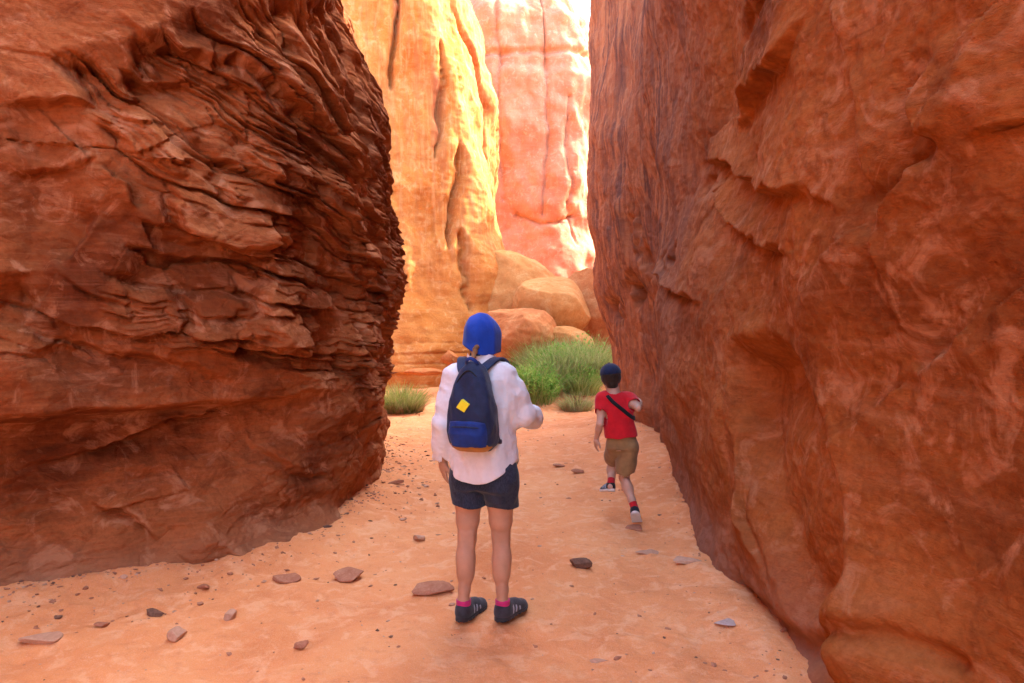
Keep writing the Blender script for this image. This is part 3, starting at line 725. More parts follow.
stone(155, 618, 22, 9, 22, mat_stone_dark, 'dark flat shard leaning in the gravel below the left wall', .5, .2, (.3, .1), .1, flat_top=.4)
stone(205, 590, 18, 9, 23, mat_stone_red, 'small red stone touching the foot of the left wall', .8, .6, (0, .1), .25)
stone(103, 628, 16, 9, 24, mat_stone_red, 'small red stone between the pale corner stone and the gravel', .7, .1, (0, 0), .25)
stone(452, 604, 0.1 + 9, 6, 25, mat_stone_pale, "tiny pale pebble beside the woman's left shoe", .8, .1, (0, 0), .25, sub=2)

# gravel: too many to count
def gravel():
    V, F = _ico[1]; r_ = np.random.RandomState(5); VV, FF, MI = [], [], []; n = 0
    pts = []
    for _ in range(1300):      # below the left wall
        t = r_.rand(); i = int(np.argmin(np.abs(fl.s - (fl.s[0] + (fl.L[-1]) * (.45 + .45 * t)))))
        x, y = fl.xy[i] + fl.n[i] * (0.02 + abs(r_.normal()) * (.38 if _ % 2 else .12)); pts.append((x, y, 1.0 if _ % 2 else .75))
    for _ in range(520):
        i = r_.randint(len(fr.s)); x, y = fr.xy[i] + fr.n[i] * (0.02 + abs(r_.normal()) * .15); pts.append((x, y, .7))
    for _ in range(750):
        y = 2.7 + 11 * r_.rand() ** 1.6; x = r_.uniform(-2.6, 1.7); pts.append((x, y, .75))
    P = np.array(pts); zz = ground_h(P[:, 0], P[:, 1])
    for (x, y, k), z in zip(pts, zz):
        s = k * (.006 + .018 * r_.rand() ** 3.5)
        v = V * (1 + .35 * r_.normal(size=(len(V), 1))) * np.array([s * r_.uniform(.7, 1.5), s * r_.uniform(.6, 1.2), s * r_.uniform(.25, .7)])
        a = r_.uniform(0, 6.28); c, sn = math.cos(a), math.sin(a)
        v = np.stack([v[:, 0] * c - v[:, 1] * sn, v[:, 0] * sn + v[:, 1] * c, v[:, 2]], 1) + [x, y, z + s * .15]
        VV.append(v); FF.append(F + n); n += len(V); MI.append(np.full(len(F), r_.choice([0, 0, 0, 1, 1, 1, 1, 1, 1, 2])))
    o = np_mesh('gravel', np.vstack(VV), np.vstack(FF), [mat_stone_pale, mat_stone_red, mat_stone_dark], smooth=False, mi=np.concatenate(MI))
    tag(o, 'loose pebbles and chips scattered over the sand', 'gravel', None, 'stuff')
gravel()

# ------------------------------------------------------------------ plants
def leaf_mat(name, c1, c2, c3):
    m = M(name, .7, .2)
    oi = m.n('ShaderNodeNewGeometry')
    m.color(m.ramp(oi.outputs['Random Per Island'], [(.1, c1), (.5, c2), (.9, c3)]))
    m.b.inputs['Subsurface Weight'].default_value = 0.0
    tr = m.n('ShaderNodeBsdfTranslucent'); mx = m.n('ShaderNodeMixShader'); mx.inputs[0].default_value = .45
    m.l(m.b.inputs['Base Color'].links[0].from_socket, tr.inputs[0])
    out = m.nt.nodes['Material Output']
    m.l(m.b.outputs[0], mx.inputs[1]); m.l(tr.outputs[0], mx.inputs[2]); m.l(mx.outputs[0], out.inputs[0])
    return m.m
m_grass = leaf_mat('grass_green', (.21, .28, .055), (.32, .38, .09), (.45, .42, .17))
m_sage = leaf_mat('sage_green', (.24, .31, .085), (.34, .41, .12), (.48, .46, .21))
m_leaf = leaf_mat('leaf_green', (.13, .29, .04), (.21, .40, .065), (.32, .48, .11))
m_dry = leaf_mat('dry_straw', (.34, .22, .10), (.44, .31, .15), (.28, .22, .10))
m_stem = simple_rock('dry_stem', (.10, .06, .035), (.16, .10, .055), (.22, .14, .08), 20)
def blades(rx, ry, h, n, w, seed, lean=.6):
    r_ = np.random.RandomState(seed); V, F = [], []
    for i in range(n):
        a = r_.uniform(0, 6.283); q = math.sqrt(r_.rand())
        bx, by = rx * q * math.cos(a) * .75, ry * q * math.sin(a) * .75
        L = h * r_.uniform(.45, 1.05) * (1 - .35 * q)
        ld = a + r_.normal() * .7; ln = lean * (.25 + q) * r_.uniform(.4, 1.3)
        dx, dy = math.cos(ld), math.sin(ld); pv = r_.uniform(0, 6.283); sx, sy = math.cos(pv) * w, math.sin(pv) * w
        b0 = len(V)
        for k, t in enumerate((0, .4, .75, 1.0)):
            o = ln * 1.25 * L * t ** 1.5; z = L * (t - .18 * ln * t * t)
            ww = (1 - .8 * t) * .5
            V.append((bx + dx * o - sx * ww, by + dy * o - sy * ww, z)); V.append((bx + dx * o + sx * ww, by + dy * o + sy * ww, z))
        for k in range(3): F.append((b0 + 2 * k, b0 + 2 * k + 1, b0 + 2 * k + 3, b0 + 2 * k + 2))
    return np.array(V), np.array(F)
def leaves(rx, ry, h, n, sz, seed, clumps=16):
    r_ = np.random.RandomState(seed); V, F = [], []
    C = []
    for c in range(clumps):
        a = r_.uniform(0, 6.283); q = math.sqrt(r_.rand()) * .8
        C.append((rx * q * math.cos(a), ry * q * math.sin(a), h * (.25 + .55 * r_.rand() * (1.15 - q)), r_.uniform(.16, .30) * h))
    for i in range(n):
        cx, cy, cz, cr = C[r_.randint(clumps)]
        d = r_.normal(size=3); d /= np.linalg.norm(d); p = np.array([cx, cy, cz]) + d * cr * r_.rand() ** .4
        if p[2] < .02: continue
        t = d * .6 + r_.normal(size=3) * .6 + [0, 0, .4]; t /= np.linalg.norm(t); s = np.cross(t, r_.normal(size=3)); s /= np.linalg.norm(s)
        L = sz * r_.uniform(.7, 1.5); b0 = len(V)
        V += [p, p + t * L * .45 + s * L * .22, p + t * L, p + t * L * .45 - s * L * .22]; F.append((b0, b0 + 1, b0 + 2, b0 + 3))
    return np.array(V), np.array(F)
def stems(rx, ry, h, n, seed):
    r_ = np.random.RandomState(seed); V, F = [], []
    for i in range(n):
        a = r_.uniform(0, 6.283); q = r_.uniform(.2, .8); tip = np.array([rx * q * math.cos(a), ry * q * math.sin(a), h * r_.uniform(.5, .95)])
        w = .006; b0 = len(V)
        for t in (0, .5, 1.0):
            c = tip * t + np.array([0, 0, .12 * h * math.sin(t * 3.14)])
            for k in range(3):
                V.append(c + np.array([math.cos(k * 2.09), math.sin(k * 2.09), 0]) * w * (1.2 - t))
        for s in range(2):
            for k in range(3):
                F.append((b0 + s * 3 + k, b0 + s * 3 + (k + 1) % 3, b0 + s * 3 + 3 + (k + 1) % 3, b0 + s * 3 + 3 + k))
    return np.array(V), np.array(F)
def plant(name, px, d, rx, ry, h, label, cat, seed, green=None, gn=0, gw=.012, leaf=None, ln=0, dry=0, lift=0):
    p = at(px, 318, d); x = p[0]
    t = empty(name, (x, d, gz(x, d) - .03 + lift)); tag(t, label, cat)
    V, F = stems(rx, ry, h, 14, seed); np_mesh('stem', V, F, m_stem, t)
    if gn: V, F = blades(rx, ry, h, gn, gw, seed); np_mesh('grass_blades', V, F, green, t)
    if ln: V, F = leaves(rx, ry, h, ln, .055, seed + 1, 26); np_mesh('foliage', V, F, leaf, t)
    if dry: V, F = blades(rx * 1.15, ry * 1.15, h * .8, dry, gw, seed + 2, 1.0); np_mesh('dry_blades', V, F, m_dry, t)
    return t
plant('grass_clump', 400, 12.9, .46, .40, .62, 'round clump of green and straw coloured grass at the far end of the left wall', 'grass clump', 1, m_grass, 1500, .014, dry=500)
plant('green_bush', 533, 13.6, .50, .42, 1.05, 'bright green leafy bush right beside the woman on the sand mound', 'bush', 2, m_grass, 500, .012, m_leaf, 3200)
plant('grass_bush', 562, 14.4, .66, .55, .98, 'pale green grassy bush in the middle of the mound, below the rounded boulder', 'bush', 3, m_sage, 2400, .014, m_leaf, 1800, 200)
plant('grass_bush', 588, 14.5, .50, .5, 1.08, 'tall sage green grassy bush touching the right canyon wall', 'bush', 4, m_sage, 2200, .013, m_leaf, 700, 350)
plant('green_bush', 513, 14.9, .40, .4, .75, 'smaller leafy bush behind the bright green one, below the orange boulder', 'bush', 5, m_grass, 700, .012, m_leaf, 1200)
plant('grass_bush', 548, 15.1, .8, .5, .9, 'green grass bush at the back of the mound, against the low tan boulder', 'bush', 7, m_grass, 2000, .013, m_leaf, 200, 150)
plant('green_bush', 582, 13.9, .40, .35, .70, 'low leafy green bush between the tall grass bush and the straw tuft', 'bush', 9, m_grass, 900, .012, m_leaf, 900)
plant('dry_tuft', 577, 13.1, .30, .24, .48, 'small drooping straw coloured grass tuft on the front slope of the mound', 'grass tuft', 6, m_sage, 350, .012, dry=420)
# ------------------------------------------------------------------ people: smooth surfaces from blended limbs
def rotz(a): c, s = math.cos(a), math.sin(a); return np.array([[c, -s, 0], [s, c, 0], [0, 0, 1.0]])
def frame(fwd, up):
    f = np.array(fwd, float); f /= np.linalg.norm(f); u = np.array(up, float); u -= f * (u @ f); u /= np.linalg.norm(u)
    return np.stack([np.cross(f, u), f, u], 1)       # columns: right, forward, up
class Sdf:
    def __init__(s, lo, hi, res):
        s.lo = np.array(lo, float); s.res = res; s.n = np.ceil((np.array(hi) - s.lo) / res).astype(int) + 1
        s.F = np.full(tuple(s.n), 0.5, np.float32)
        s.ax = [(s.lo[i] + res * np.arange(s.n[i])).astype(np.float32) for i in range(3)]
    def box(s, lo, hi):
        a = np.clip(np.floor((np.array(lo) - s.lo) / s.res).astype(int), 0, s.n); b = np.clip(np.ceil((np.array(hi) - s.lo) / s.res).astype(int) + 1, 0, s.n)
        return tuple(slice(x, y) for x, y in zip(a, b))
    def xyz(s, sl): return s.ax[0][sl[0]][:, None, None], s.ax[1][sl[1]][None, :, None], s.ax[2][sl[2]][None, None, :]
    def put(s, sl, d, k, op='add'):
        a = s.F[sl]
        if a.size == 0: return
        d = d.astype(np.float32) if hasattr(d, 'astype') else d
        if op == 'add':
            if k > 0: h = np.maximum(k - np.abs(a - d), 0) / k; s.F[sl] = np.minimum(a, d) - h * h * k * .25
            else: s.F[sl] = np.minimum(a, d)
        else:
            if k > 0: h = np.maximum(k - np.abs(a + d), 0) / k; s.F[sl] = np.maximum(a, -d) + h * h * k * .25
            else: s.F[sl] = np.maximum(a, -d)
    def cone(s, a, b, ra, rb, k=.01, op='add', squash=None):
        a = np.array(a, float); b = np.array(b, float); m = max(ra, rb) + k + 2 * s.res + .02
        sl = s.box(np.minimum(a, b) - m, np.maximum(a, b) + m); x, y, z = s.xyz(sl)
        v = b - a; l2 = v @ v + 1e-12
        t = np.clip(((x - a[0]) * v[0] + (y - a[1]) * v[1] + (z - a[2]) * v[2]) / l2, 0, 1)
        ex, ey, ez = x - a[0] - t * v[0], y - a[1] - t * v[1], z - a[2] - t * v[2]
        d = np.sqrt(ex * ex + ey * ey + ez * ez) - (ra + (rb - ra) * t)
        s.put(sl, d, k, op)
    def chain(s, pts, rs, k=.01, op='add'):
        for i in range(len(pts) - 1): s.cone(pts[i], pts[i + 1], rs[i], rs[i + 1], k, op)
    def ell(s, c, r, Rm=None, k=.01, op='add'):
        c = np.array(c, float); r = np.array(r, float); m = r.max() + k + 2 * s.res + .02
        sl = s.box(c - m, c + m); x, y, z = s.xyz(sl); ex, ey, ez = x - c[0], y - c[1], z - c[2]
        if Rm is not None: ex, ey, ez = [Rm[0, i] * ex + Rm[1, i] * ey + Rm[2, i] * ez for i in range(3)]
        k0 = np.sqrt((ex / r[0]) ** 2 + (ey / r[1]) ** 2 + (ez / r[2]) ** 2); k1 = np.sqrt((ex / r[0] ** 2) ** 2 + (ey / r[1] ** 2) ** 2 + (ez / r[2] ** 2) ** 2) + 1e-9
        s.put(sl, k0 * (k0 - 1) / k1, k, op)
    def column(s, rows, yaw=0.0, p=2.0, k=.02, op='add'):
        """upright body of stacked ellipses: rows of (z, cx, cy, rx, ry)."""
        Q = np.array(sorted(rows), float); z0, z1 = Q[0, 0], Q[-1, 0]
        m = Q[:, 3:].max() + k + .03
        sl = s.box([Q[:, 1].min() - m, Q[:, 2].min() - m, z0 - k - .03], [Q[:, 1].max() + m, Q[:, 2].max() + m, z1 + k + .03]); x, y, z = s.xyz(sl)
        zc = np.clip(z, z0, z1)
        # smooth interpolation along the height
        zz = np.linspace(z0, z1, 200); ker = np.hanning(17); ker /= ker.sum()
        def f(i):
            v = np.interp(zz, Q[:, 0], Q[:, i]); v = np.convolve(np.pad(v, 8, mode='reflect', reflect_type='odd'), ker, 'valid'); return np.interp(zc.ravel(), zz, v)[None, None, :]
        ex, ey = x - f(1), y - f(2); c, sn = math.cos(yaw), math.sin(yaw)
        ex, ey = ex * c + ey * sn, -ex * sn + ey * c
        rx, ry = f(3), f(4)
        q = (np.abs(ex / rx) ** p + np.abs(ey / ry) ** p) ** (1 / p)
        d = (q - 1) * np.minimum(rx, ry)
        dz = np.abs(z - zc)
        d = np.where(dz > 0, np.sqrt(np.maximum(d, 0) ** 2 + dz ** 2) + np.minimum(d, 0) * 0, d)
        s.put(sl, d, k, op)
    def cut(s, fn):
        """keep where fn <= 0"""
        sl = (slice(None),) * 3; x, y, z = s.xyz(sl); s.F = np.maximum(s.F, np.asarray(fn(x, y, z), np.float32))
    def add(s, fn):
        x, y, z = s.xyz((slice(None),) * 3); s.F = s.F + np.asarray(fn(x, y, z), np.float32)
    def folds(s, amp, freq, seed, o=2, ridge=True):
        """cloth creases: noise on a coarse grid, resampled to the field."""
        st = max(2, int(.012 / s.res)); ax = [np.arange(0, n + st, st) * s.res + l for n, l in zip(s.n, s.lo)]
        X_, Y_, Z_ = np.meshgrid(*ax, indexing='ij'); t = 0; a = 1
        for i in range(o):
            w = perlin(X_ * freq[0] * 2 ** i + seed, Y_ * freq[1] * 2 ** i, (Z_ * freq[2] + .5 * X_ * freq[0]) * 2 ** i, seed + i)
            t = t + a * ((1 - 2.2 * np.abs(w)) if ridge else w); a *= .5
        for d in range(3):
            n = s.n[d]; q = np.arange(n) / st; i0 = np.floor(q).astype(int); f = (q - i0).astype(np.float32)
            sh = [1, 1, 1]; sh[d] = n; f = f.reshape(sh)
            t = np.take(t, i0, d) * (1 - f) + np.take(t, np.minimum(i0 + 1, t.shape[d] - 1), d) * f
        s.F = s.F - (amp * t).astype(np.float32)
    def shell(s, th): s.F = np.maximum(s.F, -(s.F + th))
    def mesh(s, name, mat, parent=None, Rm=None, off=None, relax=1):
        F = s.F; F = np.pad(F, 1, constant_values=.5); n = np.array(F.shape)
        I = F < 0
        c = np.zeros(tuple(n - 1), np.int8)
        for dx in (0, 1):
            for dy in (0, 1):
                for dz in (0, 1): c += I[dx:n[0] - 1 + dx, dy:n[1] - 1 + dy, dz:n[2] - 1 + dz]
        act = (c > 0) & (c < 8); ci = np.argwhere(act); idx = np.full(tuple(n - 1), -1, np.int32); idx[act] = np.arange(len(ci))
        acc = np.zeros((len(ci), 3)); cnt = np.zeros((len(ci), 1))
        cor = [(i, j, k) for i in (0, 1) for j in (0, 1) for k in (0, 1)]
        for a in cor:
            for d in range(3):
                if a[d]: continue
                b = list(a); b[d] = 1
                fa = F[tuple((ci + a).T)]; fb = F[tuple((ci + b).T)]
                m = (fa < 0) != (fb < 0); t = np.where(m, fa / np.where(m, fa - fb, 1), 0)
                p = np.array(a, float)[None] + t[:, None] * (np.array(b) - np.array(a))[None]
                acc += np.where(m[:, None], p, 0); cnt += m[:, None]
        V = ci + acc / np.maximum(cnt, 1)
        Q = []
        for d in range(3):
            e, g = [(1, 2), (2, 0), (0, 1)][d]
            sh = [slice(None)] * 3; sh2 = list(sh); sh[d] = slice(0, n[d] - 1); sh2[d] = slice(1, n[d])
            ch = I[tuple(sh)] != I[tuple(sh2)]; inn = I[tuple(sh)]
            P = np.argwhere(ch); P = P[(P[:, e] > 0) & (P[:, g] > 0) & (P[:, e] < n[e] - 1) & (P[:, g] < n[g] - 1)]
            fl_ = inn[tuple(P.T)]
            def o(de, dg): q = P.copy(); q[:, e] += de; q[:, g] += dg; return idx[tuple(q.T)]
            q4 = np.stack([o(-1, -1), o(0, -1), o(0, 0), o(-1, 0)], 1)
            q4[~fl_] = q4[~fl_][:, ::-1]
            Q.append(q4)
        Q = np.vstack(Q)
        for _ in range(relax):
            S_ = np.zeros_like(V); N_ = np.zeros(len(V))
            for i in range(4):
                np.add.at(S_, Q[:, i], V[Q[:, (i + 1) % 4]]); np.add.at(S_, Q[:, i], V[Q[:, (i + 3) % 4]]); np.add.at(N_, Q[:, i], 2)
            V = V * .5 + .5 * S_ / np.maximum(N_, 1)[:, None]
        V = s.lo + (V - 1) * s.res
        if Rm is not None: V = V @ Rm.T
        if off is not None: V = V + np.array(off)
        return np_mesh(name, V, Q, mat, parent)

def hand(s, wrist, fwd, palm_n, side, size=1.0, curl=.35, k=.006):
    """palm, four unequal bent fingers and a thumb leaving the side of the palm. side=+1: thumb towards cross(fwd, palm_n)"""
    f = np.array(fwd, float); f /= np.linalg.norm(f); n = np.array(palm_n, float); n -= f * (n @ f); n /= np.linalg.norm(n)
    t = np.cross(f, n) * side; w = np.array(wrist, float); q = size
    P = lambda a, b, c: w + (f * a + t * b + n * c) * q
    s.chain([P(0, 0, 0), P(.03, .004, 0), P(.055, .006, .002)], [.024 * q, .026 * q, .024 * q], .01)
    for b in (-.024, -.008, .008, .024): s.cone(P(.02, b * .8, 0), P(.082, b, .003), .013 * q, .0105 * q, .008)
    for b, L, r in ((-.029, .058, .0072), (-.0098, .070, .008), (.0098, .076, .0083), (.0285, .070, .008)):
        p = np.array([.080, b, .003]); pts = [P(*p)]; ang = curl * .5
        for seg in (.45, .32, .27):
            p = p + L * seg * np.array([math.cos(ang), b * .12, math.sin(ang)]); pts.append(P(*p)); ang += curl
        s.chain(pts, [r * 1.12 * q, r * 1.05 * q, r * q, r * .85 * q], .003)
    s.chain([P(.018, .022, .004), P(.045, .044, .016), P(.070, .052, .024), P(.090, .053, .030)], [.014 * q, .0115 * q, .010 * q, .0082 * q], .007)

def head(s, c, r, Rm, neck_to):
    """skull, jaw, brow, nose, lips, chin and ears; Rm columns right, forward, up; r = half height"""
    c = np.array(c, float); P = lambda x, y, z: c + Rm @ (np.array([x, y, z]) * r)
    s.ell(P(0, -.08, .18), np.array([.70, .86, .80]) * r, Rm, .02)
    s.ell(P(0, .16, -.30), np.array([.55, .62, .66]) * r, Rm, .05)
    s.ell(P(0, .62, -.74), np.array([.22, .2, .2]) * r, Rm, .04)
    s.cone(P(0, .76, .12), P(0, .95, -.22), .08 * r, .13 * r, .03)
    for sd in (-1, 1):
        s.cone(P(sd * .1, .92, -.25), P(sd * .11, .9, -.24), .08 * r, .08 * r, .02)
        s.cone(P(sd * .12, .72, .20), P(sd * .42, .62, .20), .10 * r, .09 * r, .04)
        s.ell(P(sd * .28, .80, .04), np.array([.15, .12, .10]) * r, Rm, .02, 'sub')
        s.ell(P(sd * .72, .0, -.05), np.array([.08, .18, .28]) * r, Rm, .02)
    s.cone(P(-.18, .74, -.47), P(.18, .74, -.47), .075 * r, .075 * r, .015); s.cone(P(-.15, .73, -.56), P(.15, .73, -.56), .08 * r, .08 * r, .015)
    s.cone(P(0, -.12, -.45), neck_to, .50 * r, .56 * r, .04)

def cloth_mat(name, col, weave=900, rough=.85, var=.12, extra=None):
    m = M(name, rough, .15); c0 = m.coord()
    dk = tuple(c * (1 - var * 2) for c in col); lt = tuple(min(1, c * (1 + var)) for c in col)
    b = m.ramp(m.noise(c0, 14, 5, .65), [(.3, dk), (.55, col), (.75, lt)])
    if extra: b = extra(m, c0, b)
    m.color(b); m.bump(m.noise(c0, weave * .35, 3, .6), .35, .002); m.bump(m.noise(c0, 45, 4, .6), .25, .006)
    m.b.inputs['Sheen Weight'].default_value = .15
    return m.m
def ribbon(name, pts, nrm, width, th, mat, parent, n=14):
    C = catmull(np.array(pts, float), n) if len(pts) > 2 else np.array(pts, float)
    Nn = catmull(np.array(nrm, float), n) if len(pts) > 2 else np.array(nrm, float)
    T = np.gradient(C, axis=0); T /= np.linalg.norm(T, axis=1)[:, None]
    Nn = Nn - T * (Nn * T).sum(1)[:, None]; Nn /= np.linalg.norm(Nn, axis=1)[:, None]; B = np.cross(T, Nn)
    w = width if np.ndim(width) else np.full(len(C), width)
    w = np.interp(np.linspace(0, 1, len(C)), np.linspace(0, 1, len(w)), w)[:, None]
    prof_ = [(-.5, -.3), (-.5, .3), (-.44, .5), (.44, .5), (.5, .3), (.5, -.3), (.44, -.5), (-.44, -.5)]
    V = np.stack([C + B * w * a + Nn * th * b for a, b in prof_], 1); m_, k_ = V.shape[:2]
    ix = np.arange(m_ * k_).reshape(m_, k_); nx = np.roll(ix, -1, 1)
    F = [tuple(q) for q in np.stack([ix[:-1], nx[:-1], nx[1:], ix[1:]], -1).reshape(-1, 4)]
    for r0 in (ix[0], ix[-1]): F += [(r0[0], r0[1], r0[2], r0[3]), (r0[0], r0[3], r0[4], r0[7]), (r0[4], r0[5], r0[6], r0[7])]
    return np_mesh(name, V.reshape(-1, 3), np.array(F), mat, parent)

def skin_mat(name, c):
    m = M(name, .55, .35); c0 = m.coord()
    b = m.ramp(m.noise(c0, 9, 5, .6), [(.3, tuple(x * .82 for x in c)), (.55, c), (.75, tuple(x * 1.12 for x in c))])
    m.color(b); m.b.inputs['Subsurface Weight'].default_value = .12; m.b.inputs['Subsurface Radius'].default_value = (.012, .005, .003); m.b.inputs['Subsurface Scale'].default_value = .6
    m.bump(m.noise(c0, 160, 3), .15, .002); return m.m
m_skinw = skin_mat('skin_tan', (.50, .275, .175)); m_skinb = skin_mat('skin_fair', (.52, .30, .21))
m_hood = cloth_mat('blue_cotton', (.010, .055, .38), 700, .8)
m_shirt = cloth_mat('white_linen', (.70, .69, .72), 900, .85, .05)
def denim(m, c0, b):
    w = m.noise(m.coord((400, 400, 60)), 1.0, 2); b = m.mix(m.mapr(w, .4, .6, 0, .5), b, (.05, .065, .10))
    return m.mix(m.mapr(m.noise(c0, 11, 4, .7), .5, .68, 0, .6), b, (.045, .055, .085))
m_denim = cloth_mat('dark_denim', (.014, .020, .040), 700, .85, .3, denim)
m_pack = cloth_mat('navy_nylon', (.014, .026, .072), 800, .6, .2); m_pocket = cloth_mat('blue_nylon', (.008, .035, .20), 800, .6, .2)
m_tan = cloth_mat('tan_suede', (.42, .21, .035), 600, .8, .15); m_yellow = cloth_mat('yellow_patch', (.80, .74, .03), 600, .7, .05)
m_strap = cloth_mat('navy_webbing', (.015, .028, .075), 800, .7, .2); m_black = cloth_mat('black_webbing', (.010, .010, .012), 700, .75, .2)
m_red = cloth_mat('red_jersey', (.52, .010, .018), 900, .8, .10); m_khaki = cloth_mat('khaki_cotton', (.27, .155, .065), 800, .85, .12)
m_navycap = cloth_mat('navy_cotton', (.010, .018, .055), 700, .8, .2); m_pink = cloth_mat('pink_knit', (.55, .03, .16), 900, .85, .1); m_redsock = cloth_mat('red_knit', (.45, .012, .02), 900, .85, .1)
m_shoe = cloth_mat('charcoal_mesh', (.045, .045, .055), 500, .75, .3); m_shoeb = cloth_mat('black_mesh', (.018, .018, .022), 500, .75, .3)
m_strip = cloth_mat('grey_overlay', (.34, .34, .38), 300, .6, .1); m_sole = cloth_mat('dark_rubber', (.035, .034, .038), 200, .7, .2); m_solew = cloth_mat('white_rubber', (.62, .56, .52), 200, .6, .08)
m_hair = cloth_mat('fair_hair', (.30, .16, .07), 300, .6, .3); m_hairb = cloth_mat('dark_hair', (.028, .016, .010), 300, .6, .3)
m_eye = M('eye', .3, .5).color((.12, .07, .05)).m

def shoe(parent, heel, Rm, L, upper, sole, sock, lace, stripe, label=None, sock_h=.109, shin=None):
    """Rm columns right, forward, up; heel = back of the sole on the ground."""
    q = L / .27; o = np.array(heel, float)
    s = Sdf((-.07 * q, -.03 * q, -.01), (.07 * q, .30 * q, .14 * q), .0042 * q)
    s.ell((0, .050 * q, .042 * q), np.array([.038, .054, .055]) * q, None, .02 * q); s.cone(np.array([0, .045, .045]) * q, np.array([0, .048, .062]) * q, .042 * q, .042 * q, .02)
    s.ell(np.array([.004, .125, .035]) * q, np.array([.041, .085, .042]) * q, None, .03 * q); s.ell(np.array([.006, .205, .028]) * q, np.array([.044, .062, .030]) * q, None, .03 * q)
    s.cone(np.array([0, .075, .078]) * q, np.array([.004, .165, .050]) * q, .024 * q, .022 * q, .03 * q)
    s.cone(np.array([0, .048, .075]) * q, np.array([0, .050, .15]) * q, .032 * q, .036 * q, .004, 'sub')
    s.cut(lambda x, y, z: .014 * q - z)
    body = s.mesh('shoe', upper, parent, Rm, o); 
    if label: body['label'] = label
    s = Sdf((-.07 * q, -.03 * q, -.01), (.07 * q, .30 * q, .05 * q), .0042 * q)
    s.ell((0, .055 * q, .012 * q), np.array([.040, .062, .05]) * q, None, .02); s.ell(np.array([.002, .13, .012]) * q, np.array([.041, .10, .05]) * q, None, .04); s.ell(np.array([.006, .20, .012]) * q, np.array([.048, .075, .05]) * q, None, .03)
    s.cut(lambda x, y, z: np.maximum(-z, z - (.022 + .010 * np.clip((.08 * q - y) / (.08 * q), 0, 1) + .02 * np.clip((y / q - .23) / .05, 0, 1)) * q) + 0 * x)
    for i in range(8): s.cut(lambda x, y, z, i=i: .004 * q - np.maximum(np.abs(y - (.0 + i * .034) * q), np.maximum(z - .004 * q, 0)) + 0 * x)
    s.mesh('sole', sole, body, Rm, o)
    sv = np.array([0, 0, 1.0]) if shin is None else Rm.T @ (np.array(shin) / np.linalg.norm(shin))
    an_ = np.array([0, .048, .085]) * q; top = an_ + sv * (sock_h - .085) * q
    s = Sdf((-.10 * q, -.10 * q, .02), (.10 * q, .16 * q, .05 + (sock_h + .06) * q), .004 * q)
    s.cone(np.array([0, .048, .055]) * q, an_, .035 * q, .037 * q, .0); s.cone(an_, top, .037 * q, .040 * q, .01); s.cut(lambda x, y, z: (x - top[0]) * sv[0] + (y - top[1]) * sv[1] + (z - top[2]) * sv[2])
    s.mesh('sock', sock, body, Rm, o)
    W_ = lambda v: o + Rm @ (np.array(v) * q)
    for i, yy in enumerate((.098, .122, .146)):
        zt = .094 - .43 * (yy - .085)
        ribbon('lace', [W_((-.026, yy, zt - .014)), W_((0, yy + .004, zt + .004)), W_((.030, yy, zt - .014))], [Rm[:, 2]] * 3, .007 * q, .005 * q, lace, body, 6)
    for sd in (-1, 1):
        for a, b in (((.034, .030, .03), (.024, .075, .094)), ((.043, .085, .028), (.027, .095, .082)), ((.044, .115, .028), (.030, .125, .070)), ((.046, .155, .028), (.030, .15, .058))):
            m_ = [(a[i] + b[i]) / 2 for i in range(3)]; m_[0] += .007
            ribbon('overlay', [W_((sd * a[0], a[1], a[2])), W_((sd * m_[0], m_[1], m_[2])), W_((sd * b[0], b[1], b[2]))], [Rm @ np.array([sd, 0, .4])] * 3, .011 * q, .005 * q, stripe, body, 6)
    return body

# ---------------------------------------------------------------- the woman
DW, CX = 3.97, 484.0
kx = DW / FPX
def wl(px, py, y=0.0):        # a point of the photo at depth DW + y, in the woman's own frame
    p = at(px, py, DW + y); return np.array([p[0] - (CX - 512) * kx, y, p[2] - gw])
xw = (CX - 512) * kx; gw = gz(xw, DW)
woman = empty('person', (xw, DW, gw)); tag(woman, 'woman standing with her back turned, blue hood, white shirt, navy backpack and dark denim shorts', 'person')
YAW = -R(20); RT = rotz(YAW)
l_an, l_kn, l_hp = wl(463.5, 601, .0), wl(467, 541, .02), wl(469, 481, .035)
r_an, r_kn, r_hp = wl(502.5, 602, .0), wl(501, 541, .02), wl(500, 481, -.025)
sh_l, el_l, wr_l = wl(456.5, 378, .03), wl(444.5, 425, -.02), wl(443, 461, .05)
sh_r, el_r, wr_r = wl(501, 377, -.04), wl(523, 414, -.02), wl(535, 419, .17)
hd = wl(482, 337, .03); RH = rotz(-R(30))
s = Sdf((-.36, -.22, .03), (.42, .48, 1.72), .0048)
Vn = lambda a, b, t: np.array(a) * (1 - t) + np.array(b) * t
for an, kn, hp, sg in ((l_an, l_kn, l_hp, -1), (r_an, r_kn, r_hp, 1)):
    s.chain([hp, Vn(hp, kn, .3), Vn(hp, kn, .65), Vn(hp, kn, .9), kn], [.088, .076, .061, .048, .043], .02)
    s.chain([kn, Vn(kn, an, .25), Vn(kn, an, .55), Vn(kn, an, .8), an, an - [0, 0, .03]], [.044, .044, .039, .031, .029, .027], .02)
    s.ell(Vn(kn, an, .30) + [sg * .008, -.018, 0], (.043, .044, .10), None, .03); s.ell(Vn(kn, an, .34) + [-sg * .014, -.012, -.02], (.032, .036, .09), None, .03)
    s.ell(kn + [0, .022, .0], (.038, .036, .05), None, .03)
    for q in (-1, 1): s.cone(kn + [q * .026, -.036, .055], kn + [q * .028, -.030, -.03], .014, .012, .02)
    s.cone(an + [0, -.020, .10], an + [0, -.022, .0], .009, .008, .02)
    for q in (-1, 1): s.ell(an + [q * .021, 0, .0], (.011, .013, .015), None, .015)
